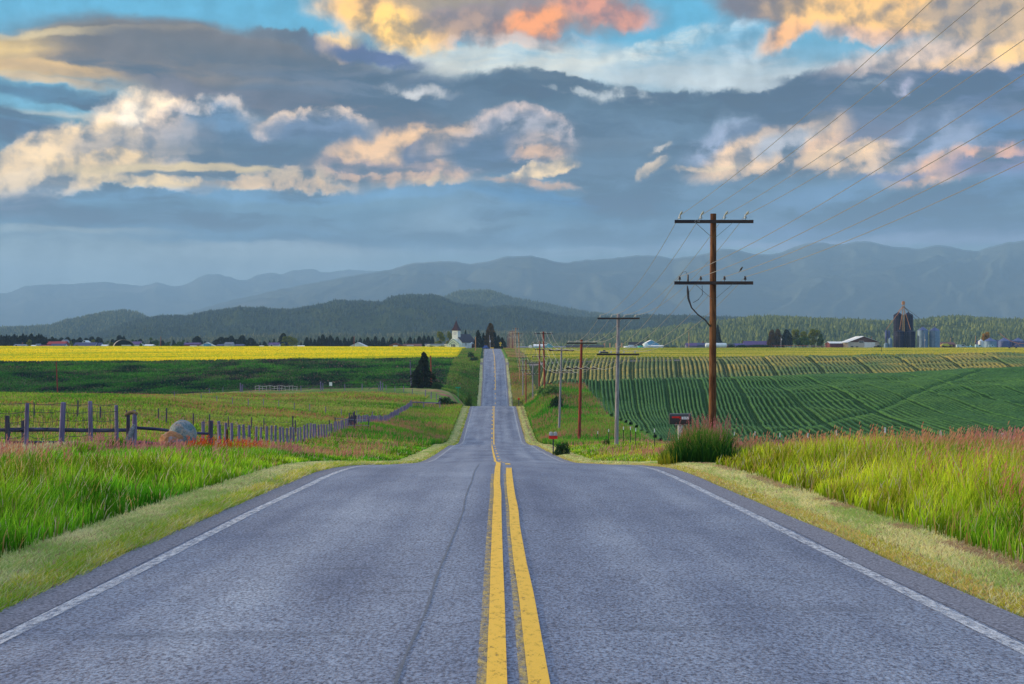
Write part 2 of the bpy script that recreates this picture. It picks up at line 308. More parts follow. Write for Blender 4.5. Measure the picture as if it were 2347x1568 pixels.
for a in [
 (1550,165,620,55,0,(205,214,214),.9,.6,S,veil),(1150,150,260,40,0,(225,222,208),.9,.6,S,veil),(1850,190,420,40,2,(205,212,212),.9,.6,S,None),
 (1540,100,120,16,-12,(225,225,215),.8,.7,Q,veil),(1720,90,70,45,20,(200,212,222),.7,.7,Q,veil),
 (100,240,330,75,3,(120,170,190),.7,.7,S,None),(90,215,230,14,3,(75,105,130),.9,.5,S,None),(260,232,200,13,4,(85,112,132),.85,.6,S,None),(60,262,160,10,0,(90,120,138),.8,.6,S,None),
 (250,262,170,9,0,(195,195,180),.8,.6,S,None),(240,278,150,12,0,(95,130,145),.8,.5,S,None),(60,300,140,26,0,(80,100,128),.9,.5,S,None),
 # lens-shaped cloud
 (170,118,290,58,-5,(240,206,140),1,.22,S,None),(460,118,380,58,4,(112,104,98),1,.38,S,None),(250,128,190,20,-4,(150,128,104),.85,.7,S,None),(120,160,210,15,2,(240,200,138),.9,.5,S,None),(230,72,190,9,-3,(246,222,170),.85,.5,S,None),(90,186,120,7,3,(232,200,150),.8,.6,S,None),
 (610,178,440,86,9,(108,101,98),1,.25,S,None),(880,225,330,72,8,(100,108,122),1,.3,S,None),(330,205,330,20,7,(150,132,108),.6,.7,S,None),(600,235,260,30,10,(112,106,112),1,.4,S,None),(560,120,260,24,5,(100,98,98),.7,.6,S,None),(650,95,80,12,8,(98,98,102),.9,.5,Q,None),(760,118,110,16,10,(90,96,108),.9,.5,Q,None),(420,160,260,12,3,(138,122,106),.6,.7,S,None),
 # long mid deck
 (1180,235,330,46,4,(80,94,110),1,.3,Q,None),(1240,198,190,30,4,(82,96,110),1,.3,Q,None),(1290,178,100,15,8,(84,96,108),1,.35,Q,None),(1500,240,330,34,2,(78,94,108),1,.3,Q,None),
 (1830,228,110,36,-8,(86,96,112),1,.3,Q,None),(1650,262,380,34,1,(80,94,108),1,.35,Q,None),(1600,330,560,92,0,(80,98,114),1,.4,S,None),(2150,280,420,110,0,(98,106,126),1,.35,S,None),(1950,175,150,18,-2,(86,98,118),.95,.4,Q,None),(2230,180,170,52,0,(94,106,134),1,.4,Q,None),
 (1450,410,560,66,3,(88,106,124),1,.5,S,None),(1050,300,440,40,2,(84,94,106),1,.4,S,None),(820,255,200,34,8,(92,92,102),1,.4,S,None),
 (955,205,70,10,4,(205,205,205),.65,.8,Q,None),(1350,206,120,9,3,(190,198,202),.6,.8,Q,None),(1430,214,60,12,0,(190,198,202),.6,.8,Q,None),(1480,290,260,20,3,(100,120,140),.6,.7,S,None),(2000,330,220,40,0,(116,112,128),.7,.6,S,None),(2230,300,120,40,0,(100,128,165),.8,.6,S,None),
 (1250,440,700,26,0,(118,146,168),.7,.7,S,None),(1800,470,600,46,0,(92,112,132),.8,.7,S,None),
 # heaped cloud on the left
 (90,390,190,62,-8,(238,212,168),1,.22,Q,None),(250,360,200,55,0,(232,205,162),1,.25,Q,None),(335,300,130,84,-12,(247,226,198),1,.2,Q,None),(200,350,180,62,-6,(240,214,172),1,.25,Q,None),(420,290,60,52,0,(206,192,186),.9,.4,Q,None),
 (60,420,120,30,0,(245,222,185),1,.25,Q,None),(500,288,100,74,0,(242,222,200),1,.12,Q,None),(560,328,235,60,8,(236,212,185),.9,.15,Q,None),(505,300,98,74,0,(112,138,166),1,.34,Q,None),(560,342,215,50,4,(78,98,120),1,.3,Q,None),(420,320,80,50,0,(165,160,162),.8,.5,Q,None),
 (738,298,135,50,4,(240,216,190),1,.12,Q,None),(742,310,132,50,4,(112,126,150),1,.36,Q,None),(730,328,120,26,2,(84,98,122),.9,.5,Q,None),(640,350,260,30,2,(80,96,114),1,.4,Q,None),(345,345,140,26,0,(160,150,140),.7,.6,Q,None),(250,325,80,28,-10,(170,160,150),.7,.5,Q,None),
 (230,370,120,22,-8,(242,214,165),.95,.3,Q,None),(430,384,250,12,0,(240,212,155),.95,.5,S,None),(430,400,170,9,0,(132,130,122),.9,.5,S,None),(390,416,230,13,0,(236,212,165),1,.45,Q,None),(650,418,170,15,2,(236,206,165),1,.4,Q,None),(760,395,190,16,-4,(200,180,150),.9,.5,Q,None),
 (455,240,28,14,0,(235,220,205),.8,.5,Q,None),(300,262,34,26,-30,(255,238,218),.9,.4,Q,None),
 # heaped cloud in the middle
 (960,352,205,62,-6,(232,196,154),1,.22,Q,None),(990,342,75,30,-8,(102,104,124),1,.3,Q,None),(1080,330,110,40,0,(200,178,160),1,.3,Q,None),(1196,308,118,56,6,(216,196,184),1,.12,Q,None),(1202,314,114,52,6,(150,150,160),1,.4,Q,None),(1130,345,115,42,0,(92,108,134),1,.3,Q,None),(1240,330,70,20,0,(190,172,162),.7,.6,Q,None),
 (870,385,170,20,0,(150,130,128),.9,.5,Q,None),(920,400,140,10,0,(222,186,150),.9,.5,Q,None),(1240,385,80,18,-14,(236,212,170),1,.35,Q,None),(1240,350,60,12,-4,(222,186,152),.85,.5,Q,None),(1010,410,60,8,0,(228,200,160),.8,.5,Q,None),(1220,418,100,9,4,(218,180,140),.75,.6,Q,None),
 # small lit clouds right
 (1690,300,46,34,-10,(140,160,185),.8,.6,Q,None),(1650,330,90,34,-20,(150,160,185),.8,.5,Q,None),(1755,345,165,42,-18,(236,206,170),1,.3,Q,None),(1800,325,75,30,-16,(160,168,182),.9,.4,Q,None),(1630,382,80,8,-4,(240,214,175),.9,.5,Q,None),
 (1880,340,45,22,-24,(226,192,158),.9,.4,Q,None),(1965,362,125,34,-6,(236,205,165),1,.35,Q,None),(2080,365,90,30,-8,(214,190,165),1,.4,Q,None),(2150,330,90,60,-20,(128,140,165),1,.4,Q,None),(2190,380,140,30,-10,(222,182,150),1,.4,Q,None),
 (2290,370,110,34,-6,(120,112,138),1,.4,Q,None),(2270,345,60,10,0,(222,176,148),.9,.5,Q,None),(2050,400,80,9,-2,(110,115,150),.8,.5,Q,None),(1490,385,34,9,-38,(215,195,165),.8,.5,Q,None),(1505,340,24,8,-30,(200,190,175),.6,.6,Q,None),
 (2060,205,34,22,0,(165,165,185),.8,.6,Q,None),
 # orange clouds at the top
 (960,20,230,66,0,(240,200,140),1,.3,Q,None),(930,60,110,50,0,(250,212,140),1,.4,Q,None),(1210,15,270,60,2,(150,135,132),1,.3,Q,None),(1090,60,120,34,0,(165,142,128),.9,.5,Q,None),(1225,48,85,30,-6,(232,165,120),.9,.5,Q,None),(1400,30,100,26,6,(205,150,130),.9,.5,Q,None),(990,-10,140,22,0,(160,145,120),.8,.5,Q,None),
 (785,108,46,26,0,(236,204,150),.9,.4,Q,None),(850,128,110,20,8,(98,108,142),1,.4,Q,None),(1160,95,160,12,0,(215,190,175),.6,.6,Q,None),
 (1790,10,165,46,6,(118,112,116),1,.3,Q,None),(1830,55,90,26,-30,(236,186,136),.95,.4,Q,None),(2050,25,260,50,4,(232,194,136),1,.3,Q,None),(2000,80,120,18,6,(222,186,160),.8,.6,Q,None),(2290,40,150,70,0,(190,168,138),1,.35,Q,None),(2240,120,190,34,-4,(226,196,158),1,.4,Q,None),(2080,130,160,26,-8,(206,190,180),.8,.5,Q,None),(2180,20,90,22,0,(165,148,128),.8,.5,Q,None),(2330,110,60,22,0,(240,206,150),.9,.5,Q,None),
 # low banks
 (150,480,420,34,0,(88,118,140),.95,.5,S,None),(500,540,420,26,2,(90,120,145),.9,.5,S,None),(900,520,330,40,6,(98,128,150),.8,.6,S,None),(120,570,260,30,0,(140,156,164),.7,.6,S,None),(620,580,260,20,0,(150,160,166),.8,.5,S,None),(180,535,200,9,0,(168,176,172),.7,.6,S,None),
 (160,600,420,40,0,(158,172,174),.75,.7,S,None),(560,600,260,26,0,(156,168,172),.6,.7,S,None),(320,500,380,22,2,(84,104,122),.8,.6,S,None),(1060,500,170,34,-8,(140,158,170),.7,.6,S,None),(1300,480,260,30,0,(84,118,146),.7,.6,S,None),(1500,540,420,26,0,(100,126,152),.7,.6,S,None),(2100,530,460,32,2,(96,112,140),.9,.5,S,None),(1900,440,120,30,-10,(112,140,172),.6,.6,S,None),
 (2200,462,180,34,-12,(112,142,178),.7,.6,S,None),(1250,575,300,12,0,(150,166,182),.6,.6,S,None),(1900,560,380,12,0,(148,158,182),.8,.6,S,None),(2250,545,200,10,0,(142,152,178),.7,.6,S,None),(1250,455,200,14,4,(70,130,180),.5,.7,S,None),(560,445,520,14,0,(120,165,205),.5,.7,S,None),(60,470,110,30,0,(112,108,122),.6,.6,S,None),
 ]: blob(*a[:6], a=a[6], soft=a[7], vec=a[8], modul=a[9])
# relief of the cloud bodies, lit from the left
rel = g.rng(reld, -.14, .14, .90, 1.10)
lw = g.noise(g.scalev(Psoft, (.20, .95, 1)), 1.25, 9, .62)[0]
lwf = g.rng(lw, .32, .68, .70, 1.34)
deck = g.math('MULTIPLY', g.rng(V, 6.6, 5.2, .25, 1, True), g.rng(V, .8, 2.2, .15, 1, True))
rel = g.math('MULTIPLY', rel, g.math('ADD', 1.0, g.math('MULTIPLY', g.math('SUBTRACT', lwf, 1.0), deck)))
rl3 = g.node('ShaderNodeCombineXYZ', None, X=rel, Y=rel, Z=rel).outputs[0]
cur = g.mix(1.0, cur, rl3, 'MULTIPLY')
dk2 = g.noise(g.scalev(Psoft, (.16, .75, 1), (3.1, 1.7, 0)), 1.6, 7, .6)[0]
lum = g.node('ShaderNodeRGBToBW', None, Color=cur).outputs[0]
dk2 = g.math('MULTIPLY', g.math('MULTIPLY', g.rng(dk2, .46, .60, 0, .85, True), g.rng(lum, .42, .25, 0, 1)), g.math('MULTIPLY', g.rng(V, 6.9, 6.0, 0, 1, True), g.rng(V, 1.9, 2.9, 0, 1, True)))
cur = g.mix(dk2, cur, lin((62, 77, 94)))
cur = g.node('ShaderNodeHueSaturation', None, Saturation=1.16, Color=cur).outputs[0]
# unseen rest of the dome: broken cloud brightened as fill light, warm towards the sun
ng = g.noise(g.vm('MULTIPLY', dirv, (1, 1, 2.2)), 2.4, 7, .6)[0]
dome = g.mix(g.rng(ng, .42, .60, 0, 1, True), lin((140, 188, 232)), lin((215, 215, 222)))
dots = g.vm('DOT_PRODUCT', dirv, tuple(sd))
dome = g.mix(g.rng(dots, .45, .97, 0, .75, True), dome, (2.2, 1.45, .75))
dome = g.vm('SCALE', dome, sc=.98)
inview = g.math('MULTIPLY', g.rng(g.math('ABSOLUTE', U), 13.5, 18, 1, 0, True), g.rng(V, 9.0, 13, 1, 0, True))
inview = g.math('MULTIPLY', inview, g.rng(V, -1, -.3, 0, 1))
inview = g.math('MULTIPLY', inview, g.rng(sep[1], 0, .2, 0, 1))
bg = g.n.new('ShaderNodeBackground'); bg.inputs[1].default_value = STR
cur = g.vm('MAXIMUM', g.vm('SUBTRACT', g.vm('SCALE', cur, sc=1.06), (.045, .062, .082)), (.01, .02, .03))
g.l.new(g.vm('SCALE', cur, sc=FILL/STR), bg.inputs[0])
bg2 = g.n.new('ShaderNodeBackground'); bg2.inputs[1].default_value = STR
g.l.new(g.vm('SCALE', dome, sc=1/STR), bg2.inputs[0])
mxs = g.n.new('ShaderNodeMixShader'); g.l.new(inview, mxs.inputs[0]); g.l.new(bg2.outputs[0], mxs.inputs[1]); g.l.new(bg.outputs[0], mxs.inputs[2])
wo = g.n.new('ShaderNodeOutputWorld'); g.l.new(mxs.outputs[0], wo.inputs[0])
# ------------------------------------------------------------ haze
HK = 10.5e-5
hz = MB().box((0, 8600, 420), (17000, 18800, 1060)).build('haze', [])
hm = bpy.data.materials.new('haze_air'); hm.use_nodes = True; g = NG(hm.node_tree)
for n in list(g.n): g.n.remove(n)
pv = g.node('ShaderNodeVolumePrincipled'); pv.inputs['Color'].default_value = (.34, .60, .93, 1); pv.inputs['Density'].default_value = HK; pv.inputs['Anisotropy'].default_value = 0.0
g.l.new(pv.outputs[0], g.n.new('ShaderNodeOutputMaterial').inputs['Volume'])
hz.data.materials.append(hm); tag(hz, kind='stuff'); tag(hz, 'pale blue haze lying over the valley and far mountains')
# ------------------------------------------------------------ ground
m, g = newmat('meadow_ground')
col = g.node('ShaderNodeAttribute', dict(attribute_name='Col')).outputs['Color']
pk = g.node('ShaderNodeAttribute', dict(attribute_name='Pink')).outputs['Fac']
n1 = g.noise(g.scalev(g.obj, (1, .55, 1)), .9, 8, .65)[0]; n2 = g.noise(g.scalev(g.obj, (.10, .05, .3)), 1, 4, .6)[0]; n3 = g.noise(g.obj, 6, 5, .7)[0]
c = g.mix(g.rng(n1, .3, .7, 0, 1), g.mix(1, col, (.55, .62, .5), 'MULTIPLY'), g.mix(1, col, (1.45, 1.3, 1.35), 'MULTIPLY'))
c = g.mix(g.rng(n3, .35, .65, 0, .55), c, g.mix(1, col, (.45, .55, .5), 'MULTIPLY'))
p1 = g.noise(g.scalev(g.obj, (.045, .11, .1)), 1, 5, .62, .6)[0]
pm_ = g.math('MULTIPLY', g.math('MULTIPLY', g.rng(p1, .50, .60, 0, 1, True), pk), g.rng(n1, .3, .55, .25, .9))
c = g.mix(pm_, c, (.36, .12, .13))
c = g.mix(g.math('MULTIPLY', g.rng(n2, .45, .65, 0, .5, True), pk), c, (.32, .34, .12))
g.put(g.b.inputs['Base Color'], c); g.b.inputs['Roughness'].default_value = .95; g.b.inputs['Specular IOR Level'].default_value = .05
g.put(g.b.inputs['Normal'], g.node('ShaderNodeBump', None, Strength=.9, Distance=.25, Height=g.math('ADD', n1, g.math('MULTIPLY', n3, .3))).outputs[0])
GM = m
ts = np.linspace(-1, 1, 461); S_ = .80*np.sinh(4.3*ts)/np.sinh(4.3)
Yr = [-60.]; 
while Yr[-1] < 19500: Yr.append(Yr[-1]+max(.8, .0085*abs(Yr[-1]) if Yr[-1] < 1300 else .05*Yr[-1]))
Yr = np.array(Yr); GX = S_[None, :]*(np.maximum(Yr, 0)[:, None]+55)+np.zeros((len(Yr), 1)); 
GX = GX + road_x(Yr)[:, None]*np.exp(-(GX/30)**2)
GY = np.repeat(Yr[:, None], len(ts), 1); GZ = ground(GX, GY)
def zonecol(X, Y):
    d = np.abs(X-road_x(Y)); L = X < road_x(Y)
    n = fbm(X/7, Y/12, 21, 4); n2 = fbm(X/40, Y/30, 33, 4)
    c = np.zeros(X.shape+(3,)); pink = np.zeros(X.shape)
    def put(mask, col): 
        mk = mask[..., None] if mask.dtype != bool else mask[..., None].astype(float)
        c[:] = c*(1-mk)+np.array(col)*mk
    put(np.ones(X.shape), (.10, .24, .035))
    put(L & (Y > 55), (.15, .27, .04)); pink[L & (Y > 55) & (d > 6)] = 1
    put(L & (Y > 300-25*0) & (Y < 420), (.10, .20, .04)); 
    put(L*sm(395, 425, Y), (.035, .085, .035))  # slope shade painted into the ground colour, through the next two lines
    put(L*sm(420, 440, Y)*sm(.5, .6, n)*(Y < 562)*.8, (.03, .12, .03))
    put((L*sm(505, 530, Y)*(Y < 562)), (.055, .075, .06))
    pink[L & (Y > 400)] = .55; pink[L & (Y > 540)] = 0
    yel = L*sm(-2, 2, Y-561-14*(fbm(X/38, X*0, 91, 3)-.5))*(1-sm(830, 840, Y))*sm(13, 15, d)
    put(yel, (.62, .56, .015)); put(yel*sm(.5, .62, fbm(X/90, Y/9, 5, 4))*.6, (.30, .42, .02))
    pink = pink*(1-(Y > 555))
    # right-hand fields
    rf = (~L)*sm(17.5, 18.5, d)*(Y > 40)
    rf = np.maximum(rf, (~L)*sm(9.5, 11, d)*(Y > 255))
    put(rf, (.022, .07, .02))
    put((~L)*sm(10, 12, d)*sm(330, 400, Y), (.035, .06, .018))
    pl = (~L)*sm(11, 14, d)*sm(540, 556, Y)
    put(pl, (.42, .40, .08)); put(pl*sm(.45, .6, fbm(X/120, Y/11, 8, 4))*.8, (.26, .33, .06))
    put(sm(835, 845, Y)*np.ones(X.shape), (.13, .2, .05))
    put(sm(1150, 1400, Y)*np.ones(X.shape), (.10, .15, .06))
    mow = sm(3.2, 3.4, d)*(1-sm(4.95, 5.35, d))*(Y < 560)
    put(mow, (.40, .42, .22)); put(mow*(L == 0)*sm(4.75, 4.85, d)*(fbm(X*0, Y/3, 3, 3) > .45), (.20, .15, .13))
    put((d < 4.25)*(Y < 820)*1.0*(n > .35), (.33, .27, .19))
    vg = sm(5, 5.6, d)*(1-sm(9, 13, d)); put(vg*.75*(Y > 40)*(Y < 560), (.13, .30, .025))
    pink = pink*(1-mow)
    pink[(~L) & (d > 5.6) & (d < 17) & (Y < 420) & (Y > 20)] = .9
    pink[(~L) & (d > 5.6) & (d < 11) & (Y > 420) & (Y < 620)] = .8
    # dirt track crossing the pasture
    tr = L*(d > 12)*np.exp(-((Y-(333-.10*(d-30)))/3.5)**2)*(Y > 290); put(tr, (.07, .05, .05)); pink *= (1-tr)
    lane = (Y > 529-.02*X)*(Y < 536)*(X > -12)*(X < 60)*1.0; put(lane, (.22, .20, .22)); pink *= (1-lane)
    return np.clip(c, 0, 1), np.clip(pink, 0, 1)
nr, nc = GX.shape
idx = np.arange(nr*nc).reshape(nr, nc)
quads = np.stack([idx[:-1, :-1], idx[:-1, 1:], idx[1:, 1:], idx[1:, :-1]], -1).reshape(-1, 4)
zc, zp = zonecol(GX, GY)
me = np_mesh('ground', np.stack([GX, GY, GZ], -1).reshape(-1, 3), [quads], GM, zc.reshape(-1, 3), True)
a = me.attributes.new('Pink', 'FLOAT', 'POINT'); a.data.foreach_set('value', zp.ravel().astype(np.float32))
tag(link(bpy.data.objects.new('ground', me)), kind='structure')
# ------------------------------------------------------------ road
def strip(name, x0, x1, y0, y1, dz, mat, step=1.0, wob=0, kind='structure', n=1, skirt=0, gaps=None):
    ys = np.arange(y0, y1+1e-6, step); V = []; Q4 = []
    segs = gaps or [(y0, y1)]
    for (a, b) in segs:
        yy = np.linspace(a, b, max(2, int((b-a)/step)+1)); base_ = len(V)
        xs = np.linspace(0, 1, n+1)
        for y in yy:
            wb = wob*(vnoise(np.array([y/3.]), np.array([x0*7.]), 5)[0]-.5) if wob else 0
            rx = float(road_x(y)); z = rz(y)
            for t in xs:
                xx = x0+(x1-x0)*t; crown = -.018*abs(xx)
                V.append((rx+xx+wb, y, z+dz+crown))
        k = n+1
        for i in range(len(yy)-1):
            for j in range(n): q = base_+i*k+j; Q4.append((q, q+1, q+1+k, q+k))
    if skirt:
        pass
    me = np_mesh(name, np.array(V), [np.array(Q4)], mat, None, True)
    return tag(link(bpy.data.objects.new(name, me)), kind=kind)
m, g = newmat('worn_asphalt')
sepo = g.node('ShaderNodeSeparateXYZ', None, Vector=g.obj).outputs
sp = g.noise(g.scalev(g.obj, (1, .5, 1)), 38, 4, .75); sp2 = g.noise(g.scalev(g.obj, (1, .45, 1)), 95, 2, .6)[0]
big = g.noise(g.scalev(g.obj, (.55, .16, 1)), 1, 6, .6)[0]
lat = g.math('ADD', sepo[0], g.math('MULTIPLY', sepo[1], .0105))
wheel = g.noise(g.node('ShaderNodeCombineXYZ', None, X=g.math('MULTIPLY', lat, .9), Y=g.math('MULTIPLY', sepo[1], .012)).outputs[0], 1.3, 3, .5)[0]
c = g.mix(g.rng(sp[0], .38, .62, 0, 1), (.024, .036, .072), (.25, .325, .47))
c = g.mix(g.rng(sp2, .4, .7, 0, .5), c, (.24, .22, .26))
c = g.mix(1, c, g.ramp(big, [(.3, (.62, .64, .72)), (.7, (1.3, 1.28, 1.22))]), 'MULTIPLY')
c = g.mix(1, c, g.ramp(wheel, [(.32, (.74, .76, .82)), (.66, (1.24, 1.21, 1.14))]), 'MULTIPLY')
pt = g.noise(g.scalev(g.obj, (.35, 1.6, 1)), .8, 6, .7)[0]; c = g.mix(g.rng(pt, .58, .68, 0, .26, True), c, (.06, .07, .10))
g.put(g.b.inputs['Base Color'], c); g.b.inputs['Roughness'].default_value = .82; g.b.inputs['Specular IOR Level'].default_value = .3
g.put(g.b.inputs['Normal'], g.node('ShaderNodeBump', None, Strength=.55, Distance=.012, Height=sp[0]).outputs[0])
ASPH = m
strip('road', -3.95, 3.95, -40, 1290, 0.0, ASPH, .8, n=8)
m, g = newmat('dark_shoulder_asphalt')
sp = g.noise(g.obj, 34, 4, .75)[0]
g.put(g.b.inputs['Base Color'], g.ramp(sp, [(.38, (.035, .04, .07)), (.62, (.23, .25, .33))])); g.b.inputs['Roughness'].default_value = .9
mm_alpha = g.noise(g.scalev(g.obj, (1, .3, 1)), 5, 5, .7)[0]
strip('road_shoulder', 3.6, 4.0, -40, 820, .004, m, .8, wob=.06); strip('road_shoulder', -4.0, -3.6, -40, 820, .004, m, .8, wob=.06)
def paint(name, c, wear_lo, wear_hi, c2=None):
    m, g = newmat(name)
    n = g.noise(g.scalev(g.obj, (1, .35, 1)), 16, 6, .75)[0]; n2 = g.noise(g.obj, 70, 3, .7)[0]
    cc = g.mix(g.rng(n2, .35, .65, 0, .6), c, c2 or tuple(x*.72 for x in c))
    g.put(g.b.inputs['Base Color'], cc); g.b.inputs['Roughness'].default_value = .7
    tr = g.node('ShaderNodeBsdfTransparent').outputs[0]
    mx = g.n.new('ShaderNodeMixShader'); g.put(mx.inputs[0], g.rng(g.math('ADD', g.math('MULTIPLY', n, .6), g.math('MULTIPLY', n2, .4)), wear_lo, wear_hi, 0, 1))
    g.l.new(tr, mx.inputs[1]); g.l.new(g.b.outputs[0], mx.inputs[2])
    g.l.new(mx.outputs[0], g.n['Material Output'].inputs[0]); return m
YEL = paint('yellow_road_paint', (.80, .47, .015), .34, .47, (.58, .36, .05)); YOLD = paint('old_faded_yellow_paint', (.55, .40, .10), .42, .62); WHT = paint('white_road_paint', (.64, .68, .76), .40, .62, (.45, .48, .55))
strip('road_marking', 3.42, 3.56, -40, 800, .008, WHT, .8, wob=.03); strip('road_marking', -3.56, -3.42, -40, 800, .008, WHT, .8, wob=.03)
def dash(a, b, L, P_): 
    out = []; y = a
    while y < b: out.append((y, min(y+L, b))); y += P_
    return out
cY = .075
strip('road_marking', cY-.178, cY-.058, -40, 128, .009, YEL, .7, wob=.03)
strip('road_marking', cY+.055, cY+.18, -40, 33, .009, YEL, .7, wob=.03)
strip('road_marking', cY-.235, cY-.150, -40, 30, .006, YOLD, .7, wob=.02); strip('road_marking', cY+.01, cY+.075, -40, 30, .006, YOLD, .7, wob=.02)
strip('road_marking', cY+.055, cY+.18, 36, 140, .009, YEL, 1, gaps=dash(36, 135, 2.6, 9))
strip('road_marking', cY+.04, cY+.18, 140, 262, .009, YEL, 1)
strip('road_marking', cY-.20, cY-.05, 130, 265, .009, YEL, 1, gaps=dash(130, 262, 2.8, 9))
strip('road_marking', cY-.08, cY+.1, 405, 470, .009, YEL, 1, gaps=dash(405, 462, 3.5, 11))
strip('road_marking', cY+.03, cY+.2, 462, 800, .009, YEL, 2)
strip('road_marking', cY-.25, cY-.08, 462, 800, .009, YEL, 1, gaps=dash(462, 700, 3.2, 11))
TAR = pm('tar_crack', (.07, .08, .11), (.12, .135, .18), .6, 20)
V = []; Qd = []
for i, y in enumerate(np.arange(8, 40, .5)):
    x = float(road_x(y))-.62-.012*(y-8)*0+.03*(vnoise(np.array([y/2.3]), np.array([3.]), 2)[0]-.5)+(.33 if y > 20 else .33*(y-8)/12)*.3
    ww = .008+.006*(i % 3)*.6-.002; V += [(x-ww, y, rz(y)-.0105+.005), (x+ww, y, rz(y)-.0105+.005)]
    if i: Qd.append((2*i-2, 2*i-1, 2*i+1, 2*i))
tag(link(bpy.data.objects.new('road_crack', np_mesh('road_crack', np.array(V), [np.array(Qd)], TAR))), kind='structure')
# ------------------------------------------------------------ mountains and wooded hills
def range_mesh(name, prof, D, depth, mat, amp, nsc, seed, cols=520, rows=60, base=0, kind='structure', cexp=1.0, treecut=None):
    xs = np.array([p[0] for p in prof], float); ys = np.array([p[1] for p in prof], float)
    u = np.linspace(xs[0], xs[-1], cols); top = np.interp(u, xs, ys)
    k = np.ones(5)/5; top = np.convolve(np.pad(top, 2, 'edge'), k, 'valid')
    top = top+(fbm(u/14, u*0, seed, 4)-.5)*3.2
    X = (u-CX)/F*D; H = (HY-top)/F*D
    v = np.concatenate([np.linspace(0, 1, rows), 1+np.linspace(.1, .6, 6)])
    vv, XX = np.meshgrid(v, X, indexing='ij'); HH = np.repeat(H[None], len(v), 0)
    YY = D-depth*(1-vv)
    fall = np.where(vv <= 1, np.sin(np.clip(vv, 0, 1)*math.pi/2)**cexp, 1-(vv-1)*1.3)
    # spurs and gullies run down the slope
    warp_ = (fbm(XX/nsc*.6, YY/nsc*.6, seed+5, 3)-.5)*2.2
    rid = 1-np.abs(2*fbm(XX/nsc+warp_, YY/(nsc*2.6)+warp_*.4, seed+9, 5)-1)
    env = np.clip(vv*(1-vv)*4, 0, 1)
    ZZ = HH*fall+(rid-.72)*amp*env*np.clip(HH/H.max()+.15, .15, 1)
    ZZ = np.where(vv < .02, base, ZZ)
    # keep the skyline where it is: nothing in front may rise above it
    lim = HH*(YY/D)*.985
    ZZ = np.where(vv < .999, np.minimum(ZZ, lim), ZZ)
    XS = XX*YY/D*1.0
    Vv = np.stack([XS, YY, ZZ-1.0], -1)
    nr, nc = XX.shape; idx = np.arange(nr*nc).reshape(nr, nc)
    q = np.stack([idx[:-1, :-1], idx[:-1, 1:], idx[1:, 1:], idx[1:, :-1]], -1).reshape(-1, 4)
    me = np_mesh(name, Vv.reshape(-1, 3), [q], mat, None, True)
    o = tag(link(bpy.data.objects.new(name, me)), kind=kind)
    return o, Vv
def woodmat(name, a, b, c3=None, sc=.02):
    m, g = newmat(name)
    n = g.noise(g.obj, sc*6, 6, .7)[0]; n2 = g.noise(g.obj, sc*.3, 5, .6)[0]
    c = g.ramp(n, [(.35, a), (.65, b)])
    if c3: c = g.mix(g.rng(n2, .56, .66, 0, .8, True), c, c3)
    g.put(g.b.inputs['Base Color'], c); g.b.inputs['Roughness'].default_value = 1; g.b.inputs['Specular IOR Level'].default_value = 0
    g.put(g.b.inputs['Normal'], g.node('ShaderNodeBump', None, Strength=.8, Distance=8, Height=n).outputs[0])
    return m
MF = woodmat('far_mountain_slopes', (.045, .065, .07), (.075, .095, .09), (.12, .13, .12), .003)
far_prof = [(-500,690),(-200,680),(0,673),(20,671),(60,655),(100,652),(140,651),(170,651),(230,646),(255,647),(280,651),(332,655),(360,646),(385,654),(405,657),(435,648),(465,630),(500,628),(530,635),(545,643),(570,640),(590,629),(620,624),(645,629),(670,619),(720,616),(740,625),(800,618),(850,621),(900,622),(1000,640),(1150,690),(1300,740)]
range_mesh('mountains', far_prof, 15500, 3500, MF, 160, 700, 3)
mas = [(380,735),(430,715),(520,690),(640,662),(760,640),(850,624),(895,617),(950,602),(1000,599),(1040,598),(1080,605),(1125,598),(1160,588),(1173,586),(1213,585),(1253,593),(1285,603),(1348,595),(1388,594),(1453,585),(1503,585),(1543,593),(1613,583),(1640,573),(1658,569),(1698,574),(1733,583),(1783,581),(1823,564),(1868,554),(1923,561),(1973,552),(1993,553),(2043,566),(2075,565),(2103,571),(2143,561),(2170,563),(2203,571),(2238,576),(2273,564),(2310,555),(2346,551),(2450,545),(2650,560),(2900,590)]
range_mesh('mountains', mas, 11500, 4200, MF, 200, 620, 17, rows=80)
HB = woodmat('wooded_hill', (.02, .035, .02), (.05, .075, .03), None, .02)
HC = woodmat('sun_tinted_wooded_hill', (.035, .06, .02), (.08, .11, .03), None, .03)  # yellow sunlight mixed into this hill colour
pA = [(960,720),(1000,690),(1020,680),(1040,671),(1060,668),(1100,667),(1125,668),(1150,675),(1180,686),(1230,693),(1280,705),(1350,717),(1420,724),(1500,735),(1600,750),(1750,770)]
oA, VA = range_mesh('hills', pA, 5200, 1000, HB, 45, 190, 23, cols=260)
pB = [(150,792),(200,775),(240,762),(270,750),(300,741),(332,734),(370,728),(435,727),(480,717),(550,708),(600,709),(625,712),(670,714),(720,705),(775,691),(820,693),(870,696),(900,682),(940,678),(1000,680),(1030,692),(1055,702),(1090,702),(1120,710),(1150,704),(1175,704),(1203,709),(1248,720),(1288,728),(1338,732),(1400,731),(1473,726),(1540,728),(1613,729),(1673,731),(1750,736),(1900,745),(2100,752),(2400,760),(2700,760)]
oD, VD = range_mesh('hills', [(-400,738),(-250,752),(0,754),(45,752),(90,750),(125,748),(150,735),(190,728),(225,722),(250,717),(280,714),(300,715),(320,721),(332,727),(360,740),(420,760),(520,785)], 4500, 1000, HB, 50, 170, 37, cols=300)
oB, VB = range_mesh('hills', pB, 3700, 1100, HB, 55, 170, 31, cols=620)
